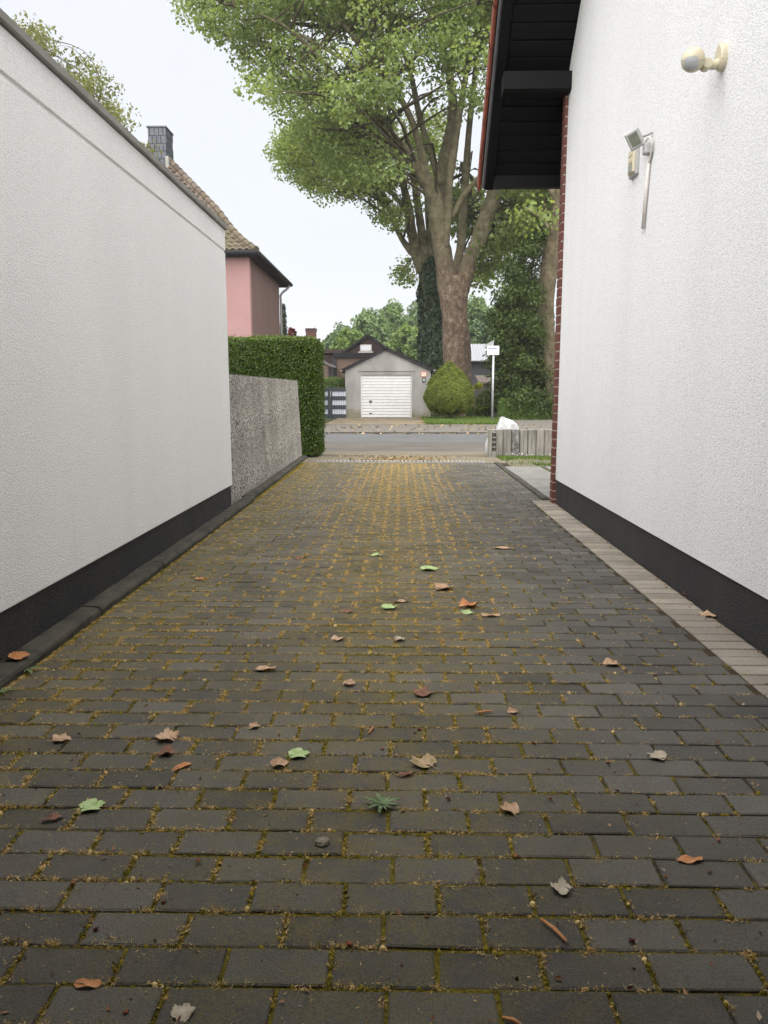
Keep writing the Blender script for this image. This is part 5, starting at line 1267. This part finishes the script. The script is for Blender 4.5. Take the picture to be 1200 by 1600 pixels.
# lower wing
zt_, zm_ = pz(550, 552, YB-1), pz(550, 559, YB-1)
box('wing_wall', pxx(526, YB-1), pxx(625, YB-1), YB-1, YB-0.26, -0.3, zm_, M['beige_wall'], bh)
box('wing_fascia', pxx(522, YB-1), pxx(626, YB-1), YB-1.3, YB-0.26, zm_+.002, zt_, M['dark_roof'], bh)
box('flat_roof', pxx(497, YB+2), pxx(545, YB+2), YB+1.5, YB+7, pz(520, 552, YB+2), pz(520, 547, YB+2), M['brown_clad'], bh)
box('rear_wall', pxx(497, YB+2), pxx(530, YB+2), YB+2, YB+6.9, -0.3, pz(520, 552, YB+2)-.002, M['brown_clad'], bh)
box('corner_post', pxx(521, YB-1), pxx(525.5, YB-1), YB-1.1, YB-0.4, -0.3, zm_, M['dark_wall'], bh)
# canopy left of it
ca_ = [(pxx(503, YB-2), pz(503, 561, YB-2)), (pxx(512, YB-2), pz(512, 567, YB-2)), (pxx(525, YB-2), pz(525, 572, YB-2))]
prism('canopy', ca_+[(p[0], p[1]-0.14) for p in ca_[::-1]], 'y', YB-2.4, YB-1.31, M['zinc'], bh)
box('porch_wall', pxx(497, YB-1.6), pxx(520, YB-1.6), YB-2.0, YB-1.4, -0.3, pz(510, 571, YB-2), M['beige_wall'], bh)
for px in (513, 519): box('porch_post', pxx(px, YB-2.1), pxx(px+2.5, YB-2.1), YB-2.3, YB-2.05, -0.3, pz(px, 574, YB-2), M['dark_wall'], bh)
YC2 = 60.0
chh = thing('chimney_house', 'house with brown brick chimney just showing above the clipped hedge', 'house', (pxx(478, YC2), YC2, 0))
c0, c1 = pxx(479, YC2), pxx(494, YC2)
box('chimney', c0, c1, YC2, YC2+0.7, 1.0, pz(486, 517, YC2), M['chimney_brick'], chh); box('chimney_neck', c0-0.05, c1+0.05, YC2-0.05, YC2+0.75, pz(486, 517, YC2)+.002, pz(486, 516, YC2)+0.05, M['chimney_brick'], chh)
box('cover_plate', c0-0.05, c1+0.06, YC2-0.05, YC2+0.75, pz(486, 513.8, YC2), pz(486, 513, YC2), M['dark_roof'], chh); tube('flue', [((c0+c1)/2+0.25, YC2+0.35, pz(486, 517, YC2), 0.10), ((c0+c1)/2+0.25, YC2+0.35, pz(486, 513.9, YC2), 0.09)], M['dark_roof'], chh, 8)
tube('aerial', [((c0+c1)/2+0.25, YC2+0.35, pz(486, 513, YC2), 0.02), ((c0+c1)/2+0.25, YC2+0.35, pz(486, 506, YC2), 0.015)], M['galv'], chh, 6)
zz = pz(470, 529, YC2)
prism('roof', [(YC2-4, zz-2.2), (YC2+0.3, zz), (YC2+4.6, zz-2.2)], 'x', pxx(440, YC2), pxx(500, YC2), M['dark_roof'], chh)
box('wall', pxx(442, YC2), pxx(499, YC2), YC2-3.6, YC2+4.2, -0.2, zz-2.21, M['beige_wall'], chh)
YD = 64.0
gh2 = thing('slate_house', 'dark slate clad house with pale grey tiled roof right of the plane trunk', 'house', (pxx(755, YD), YD, 0.1))
x0_, x1_ = pxx(700, YD), pxx(800, YD); z0_, z1_ = pz(750, 564, YD), pz(750, 538, YD+2.5)
box('wall', x0_+0.2, x1_-0.2, YD+0.4, YD+6, -0.2, z0_, M['dark_wall'], gh2)
prism('roof', [(YD, z0_), (YD+2.5, z1_), (YD+5, z0_), (YD+5, z0_-0.15), (YD, z0_-0.15)], 'x', x0_, x1_, M['grey_tile'], gh2)
sl_ = math.atan2(z1_-z0_, 2.5); n = int((x1_-x0_)/0.22)
for i in range(n):
    xa = x0_+i*0.22; V, F = boxvf(xa, xa+0.10, 0, 2.5/math.cos(sl_), 0.004, 0.05); vv = [(a, YD+s*math.cos(sl_)-h*math.sin(sl_), z0_+s*math.sin(sl_)+h*math.cos(sl_)) for a, s, h in V]; obj('tile_row', vv, F, M['grey_tile'], gh2)
tube('gutter', [(x0_, YD-0.06, z0_-0.08, 0.09), (x1_, YD-0.06, z0_-0.08, 0.09)], M['dark_roof'], gh2, 8)
YE = 54.0
sd = thing('shed', 'weathered garden shed with pale slab roof behind the sign post', 'shed', (pxx(763, YE), YE, 0))
box('wall', pxx(754, YE), pxx(785, YE), YE, YE+2, -0.2, pz(760, 599, YE), M['shed_wood'], sd)
prism('roof', [(YE-0.5, pz(760, 600, YE)), (YE+2.2, pz(760, 589, YE+2.2)), (YE+2.2, pz(760, 589, YE+2.2)+0.12), (YE-0.5, pz(760, 600, YE)+0.12)], 'x', pxx(747, YE), pxx(790, YE), M['shed_wood'], sd)
for i in range(5): box('board', pxx(754, YE)-0.01, pxx(785, YE)+0.01, YE-0.03, YE-0.002, i*0.28+0.02, i*0.28+0.27, M['shed_wood'], sd)

# ================================================================== FALLEN LEAVES, STONE, WEED
def colmat(name, a, b_, c_): 
    m, t, b = mat(name, 0.7, 0.3); n = noise(t, 45, 5, 0.7)
    t.links.new(ramp(t, n, [(0.3, a), (0.5, b_), (0.7, c_)]), b.inputs['Base Color']); bump(t, b, noise(t, 160, 3), 0.6, 0.002)
    return m
LM = {'tan': colmat('dry_tan_leaf', (0.22, 0.12, 0.065), (0.38, 0.245, 0.15), (0.50, 0.36, 0.25)),
      'brown': colmat('dead_brown_leaf', (0.09, 0.04, 0.025), (0.17, 0.08, 0.05), (0.26, 0.14, 0.09)),
      'orange': colmat('orange_brown_leaf', (0.25, 0.09, 0.03), (0.42, 0.18, 0.07), (0.50, 0.27, 0.13)),
      'green': colmat('fresh_pale_green_leaf', (0.20, 0.29, 0.10), (0.32, 0.42, 0.18), (0.44, 0.52, 0.30)),
      'mixed': colmat('half_withered_leaf', (0.17, 0.16, 0.07), (0.33, 0.24, 0.13), (0.42, 0.32, 0.21)),
      'grey': colmat('bleached_leaf', (0.23, 0.19, 0.14), (0.36, 0.31, 0.23), (0.46, 0.41, 0.33))}
def plane_leaf(kind, sz, px, py, rot, label, z=0.004, curl=0.5, asp=1.0, shape='lobed', cat='leaf', tilt=0.0):
    rg = random.Random(px*13+py); c = onG(px, py, z)
    if shape == 'lobed':
        out = []; N_ = 56
        for k in range(N_):
            a = -math.pi*0.95+2*math.pi*0.95*k/(N_-1); r_ = 0.66
            for ai, tip, wd in ((0, 1.0, 0.50), (0.95, 0.90, 0.46), (-0.95, 0.90, 0.46), (1.95, 0.62, 0.5), (-1.95, 0.62, 0.5)):
                u = abs(a-ai)/wd
                if u < 1: r_ = max(r_, 0.66+(tip-0.66)*(1-u)**0.9)
            if abs(a) > 2.5: r_ *= 0.75
            r_ *= 1+(0.07 if k % 3 == 0 else -0.03)+rg.uniform(-.03, .03)
            out.append((math.cos(a)*r_, math.sin(a)*r_))
    else:
        out = []
        for k in range(20):
            a = 2*math.pi*k/20; out.append((math.cos(a), math.sin(a)*0.42*(1+rg.uniform(-.12, .12))))
    V = [(0, 0, 0)]; n = len(out)
    for ring in (0.5, 1.0): V += [(x*ring, y*ring, 0) for x, y in out]
    c1, c2 = rg.uniform(0.5, 1)*curl, rg.uniform(-0.3, 1)*curl; p1, p2 = rg.uniform(0, 6), rg.uniform(0, 6)
    VV = []
    for x, y, _ in V:
        r2 = x*x+y*y; zz = 0.32*c1*y*y+0.18*c2*x*x*(1 if x > 0 else 0.5)+0.10*curl*math.sin(4*x+p1)*math.sin(4*y+p2)+tilt*x
        VV.append((x*sz*0.5, y*sz*0.5*asp, zz*sz*0.5))
    zmin = min(v[2] for v in VV); ca, sa = math.cos(rot), math.sin(rot)
    W = [(c[0]+x*ca-y*sa, c[1]+x*sa+y*ca, c[2]+zz-zmin*0.75) for x, y, zz in VV]
    F = []
    for i in range(n if shape != 'lobed' else n-1):
        j = (i+1) % n; F += [(0, 1+i, 1+j), (1+i, 1+n+i, 1+n+j, 1+j)]
    t = thing('fallen_leaf', label, cat, (c[0], c[1], z), 'leaves fallen on the driveway')
    obj('blade', W, F, LM[kind], t, True)
    b0 = np.array([-0.25*sz, 0, 0.001]); pts = []
    for k in range(4):
        x, y = -0.10*sz-0.16*sz*k, 0.03*sz*math.sin(k+px)
        pts.append((c[0]+x*ca-y*sa, c[1]+x*sa+y*ca, c[2]+0.004, 0.0011*(1-k*0.12)))
    tube('stalk', pts, LM['tan' if kind != 'green' else 'green'], t, 5)
leaves = [
 ('tan', .075, 92, 1157, 0.4, 'tan curled leaf nearest the left kerb, left of the larger tan leaf'),
 ('tan', .095, 264, 1154, 2.9, 'largest tan lobed leaf on the left of the driveway'),
 ('brown', .07, 257, 1178, 0.2, 'dull brown folded leaf just in front of the largest tan leaf'),
 ('orange', .06, 284, 1198, 0.8, 'orange narrow leaf in front of the brown folded leaf', 'oval'),
 ('green', .085, 462, 1180, 0.3, 'pale green toothed leaf lying alone near the middle of the driveway'),
 ('green', .085, 138, 1262, 0.5, 'pale green curled leaf at the lower left beside a reddish oval leaf'),
 ('brown', .055, 82, 1279, 0.5, 'reddish brown oval leaf beside the pale green curled leaf', 'oval'),
 ('mixed', .10, 664, 1195, 2.4, 'large half withered lobed leaf right of the middle, behind the green weed'),
 ('brown', .045, 633, 1210, 0.3, 'small brown leaf touching the large half withered leaf', 'oval'),
 ('tan', .065, 798, 1267, 1.9, 'tan triangular leaf right of the green weed'),
 ('grey', .062, 880, 1391, 2.5, 'bleached curled leaf in the right foreground above the orange stick'),
 ('orange', .060, 1078, 1345, 0.1, 'orange curled leaf near the right edge of the foreground', 'oval'),
 ('tan', .085, 953, 1038, 0.7, 'tan crumpled leaf on the right, nearest the pale paver border'),
 ('brown', .10, 657, 1083, 0.2, 'brown crumpled leaf in the middle distance, centre of the driveway'),
 ('tan', .085, 415, 1046, 0.1, 'flat tan leaf left of the centre in the middle distance', 'oval'),
 ('green', .11, 605, 950, 0.2, 'bright green leaf lying flat in the mossy centre strip'),
 ('brown', .08, 541, 957, 1.0, 'round brown curled leaf left of the bright green leaf'),
 ('tan', .075, 627, 940, 0.3, 'small tan leaf touching the bright green leaf in the centre strip', 'oval'),
 ('green', .09, 728, 957, 0.1, 'pale green leaf in front of a rusty brown leaf, right of the centre strip'),
 ('orange', .13, 731, 948, 0.9, 'rusty brown crumpled leaf behind the pale green one right of centre'),
 ('tan', .09, 767, 962, 0.0, 'tan sliver leaf just right of the rusty brown leaf', 'oval'),
 ('tan', .14, 690, 920, 0.1, 'broad tan leaf above the rusty brown leaf'),
 ('green', .15, 667, 890, 0.2, 'green leaf farthest up the centre strip, above the broad tan leaf'),
 ('green', .10, 585, 868, 0.2, 'small far green leaf left of the farthest centre leaf'),
 ('tan', .075, 526, 1000, 0.8, 'small pale leaf left of centre, in front of the round brown leaf'),
 ('grey', .065, 623, 1001, 0.4, 'small bleached leaf in the centre strip in front of the bright green leaf'),
 ('tan', .065, 543, 1070, 0.2, 'small grey tan leaf left of the brown crumpled leaf'),
 ('tan', .05, 800, 1113, 0.9, 'small tan leaf right of the brown crumpled leaf', 'lobed'),
 ('orange', .075, 310, 905, 0.2, 'yellow brown leaf by itself on the left beyond the kerb leaves'),
 ('grey', .075, 1030, 1184, 2.6, 'bleached leaf with long stalk on the right side pavers'),
 ('tan', .11, 1105, 962, 0.3, 'pale tan leaf lying on the light border pavers'),
 ('brown', .09, 1076, 932, 0.8, 'brown leaf caught against the dark plinth of the white house'),
 ('grey', .055, 284, 1586, 1.4, 'bleached leaf at the very bottom edge left of centre'),
 ('orange', .05, 137, 1539, 0.0, 'thin orange leaf in the lower left corner pavers', 'oval'),
 ('tan', .07, 433, 1195, 0.4, 'small tan leaf just left of the pale green toothed leaf'),
 ('grey', .08, 1047, 833, 0.2, 'small pale leaf near the pale border beyond the house plinth'),
 ('tan', .05, 395, 1136, 0.2, 'small tan leaf left of the centre behind the pale green toothed leaf'),
 ('brown', .10, 470, 873, 0.2, 'far brown leaf left of the mossy centre strip', 'oval'),
 ('tan', .14, 785, 857, 0.0, 'long pale leaf right of the centre strip in the far half', 'oval')]
for l in leaves:
    kd, sz, px, py, rot, lb = l[:6]; plane_leaf(kd, sz*1.0, px, py, rot, lb, 0.003, random.uniform(1.1, 1.9) if kd != 'green' else 0.8, 1.0, l[6] if len(l) > 6 else 'lobed')
plane_leaf('orange', .12, 22, 1028, 0.2, 'orange dry leaf lying on top of the left kerb', 0.045, 1.2)
# stick, stone, weed
def stick(px0, py0, px1, py1, r, label):
    a, b_ = onG(px0, py0, 0.006), onG(px1, py1, 0.006)
    t = thing('stick', label, 'stick', (a[0], a[1], 0), 'sticks on the driveway')
    m = [(a[i]+b_[i])/2 for i in range(3)]
    tube('wood', smoothpath([(*a, r*0.7), (m[0]+0.002, m[1], m[2]+0.002, r), (*b_, r*0.8)], 3), LM['orange'], t, 6, 0.12)
    tube('broken_end', [(*b_, r*0.8), (b_[0]+0.002, b_[1]-0.003, b_[2], r*0.3)], LM['tan'], t, 5)
stick(845, 1436, 884, 1470, 0.0042, 'orange brown stick in the right foreground below the bleached leaf')
stick(742, 1114, 768, 1111, 0.004, 'short brown stick right of the brown crumpled leaf')
stick(576, 1146, 583, 1135, 0.0035, 'short tan stick near the centre behind the half withered leaf')
stick(785, 1590, 812, 1600, 0.004, 'tan stick at the very bottom edge of the foreground')
st = thing('stone', 'grey brown flat stone in front of the green weed', 'stone', onG(503, 1320, 0))
c = onG(503, 1320, 0); V = []; rg_ = random.Random(4)
for (rr, zz) in ((0.012, 0.0), (0.0155, 0.006), (0.0135, 0.013), (0.006, 0.0165)):
    for k in range(9):
        a = 2*math.pi*k/9; q = rr*(1+rg_.uniform(-.14, .14)); V.append((c[0]+q*1.15*math.cos(a), c[1]+q*0.95*math.sin(a), zz+rg_.uniform(-.0012, .0012)))
F = [tuple(range(9))[::-1], tuple(range(27, 36))]+[(i*9+k, i*9+(k+1) % 9, (i+1)*9+(k+1) % 9, (i+1)*9+k) for i in range(3) for k in range(9)]
obj('pebble', V, F, colmat('grey_brown_stone', (0.13, 0.11, 0.085), (0.20, 0.17, 0.13), (0.27, 0.24, 0.19)), st)
def weed(px, py, n, ln, label, z=0.0, seed=1):
    rg_ = random.Random(seed); c = onG(px, py, z); t = thing('weed', label, 'weed', c)
    for k in range(n):
        a = 2*math.pi*k/n+rg_.uniform(-.3, .3); L = ln*rg_.uniform(0.4, 1.25); V, F = [], []
        for i in range(9):
            u = i/8; wd = L*(0.03+0.10*math.sin(u*math.pi)**0.7*(1 if i % 2 else 0.45)); zz = 0.005+L*0.17*math.sin(u*2.4)*rg_.uniform(.9, 1.1)
            for s in (-1, 0, 1):
                x, y = u*L, s*wd; V.append((c[0]+x*math.cos(a)-y*math.sin(a), c[1]+x*math.sin(a)+y*math.cos(a), c[2]+zz+abs(s)*0.003))
        for i in range(8):
            for s in range(2): F.append((i*3+s, i*3+s+1, i*3+s+4, i*3+s+3))
        obj('leaf', V, F, LMW, t, True)
LMW = colmat('grey_green_weed_leaf', (0.07, 0.11, 0.05), (0.12, 0.18, 0.08), (0.19, 0.26, 0.14))
weed(597, 1262, 15, 0.046, 'green rosette weed growing in a joint near the middle', seed=3)
weed(40, 1050, 9, 0.06, 'small green weed at the foot of the left kerb', seed=5)
weed(4, 1085, 7, 0.05, 'tuft of weed at the left edge of the picture below the kerb', seed=6)

# broken leaf bits on the pavers and drifted along kerb and plinth
rg_ = np.random.default_rng(44); k = 520
c = np.concatenate([np.stack([rg_.uniform(XL, XR, k), 1.1+6.5*rg_.random(k)**1.6, np.full(k, 0.004)], 1),
                    np.stack([rg_.normal(-1.40, 0.03, 160), rg_.uniform(1.5, 11.5, 160), np.full(160, 0.006)], 1),
                    np.stack([rg_.normal(1.475, 0.015, 190), rg_.uniform(2.2, 7.5, 190), np.full(190, 0.006)], 1)])
V, F, T = leafcloud(c, 0.0115, 0.5, np.tile([0, 0, 1.0], (len(c), 1)), 0.7, sizevar=0.7, rng=rg_)
V[:, 2] = np.maximum(V[:, 2], 0.0015)
fobj('leaf_bits', V, F, stuffmat('broken_dry_leaf_bits', [(0, (0.07, 0.03, 0.02)), (0.4, (0.20, 0.10, 0.055)), (0.75, (0.36, 0.22, 0.12)), (1, (0.45, 0.36, 0.25))]), tint=T, kind='stuff', label='small broken bits of dry leaf scattered over the driveway')
# leaf litter on the far road edges, uncountable
def litter(n, x0, x1, ya, yb_, size, label, zf, seed):
    rg_ = np.random.default_rng(seed); c = np.stack([rg_.uniform(x0, x1, n) if n != 900 else rg_.normal(0, 0.45, n), rg_.uniform(ya, yb_, n) if n != 900 else 11.95+1.2*rg_.random(n)**1.6, np.zeros(n)], 1); c[:, 2] = [zf(y)+0.012 for y in c[:, 1]]
    V, F, T = leafcloud(c, size, 0.8, np.tile([0, 0, 1.0], (n, 1)), 0.35, rng=rg_); fobj('leaf_litter', V, F, M['litter'], tint=T, kind='stuff', label=label)
litter(420, -8, 9, 24.0, 29.2, 0.10, 'scattered dry leaves on the far footway', lambda y: -0.15, 1)
litter(160, -6, 6, 23.0, 23.5, 0.10, 'dry leaves lying along the far kerb of the road', lambda y: -0.18, 2)
litter(900, -0.9, 0.9, 11.95, 13.2, 0.035, 'golden seed fluff on the paving beyond the drain', lambda y: gz(y)-0.01, 3)
litter(260, 0.6, 4.5, 29.4, 31.5, 0.09, 'dry leaves on the grass edge by the yew bush', lambda y: -0.12, 4)

# ================================================================== thin summer haze over the street
hm = bpy.data.materials.new('thin_haze'); hm.use_nodes = True; ht = hm.node_tree; ht.nodes.clear()
hv = ht.nodes.new('ShaderNodeVolumePrincipled'); hv.inputs['Color'].default_value = (0.93, 0.95, 1.0, 1); hv.inputs['Density'].default_value = 0.0005
ho = ht.nodes.new('ShaderNodeOutputMaterial'); ht.links.new(hv.outputs[0], ho.inputs['Volume'])
obj('haze', *boxvf(-410, 410, -70, 910, -1.4, 34), hm, kind='stuff', label='thin even haze in the air over the street')
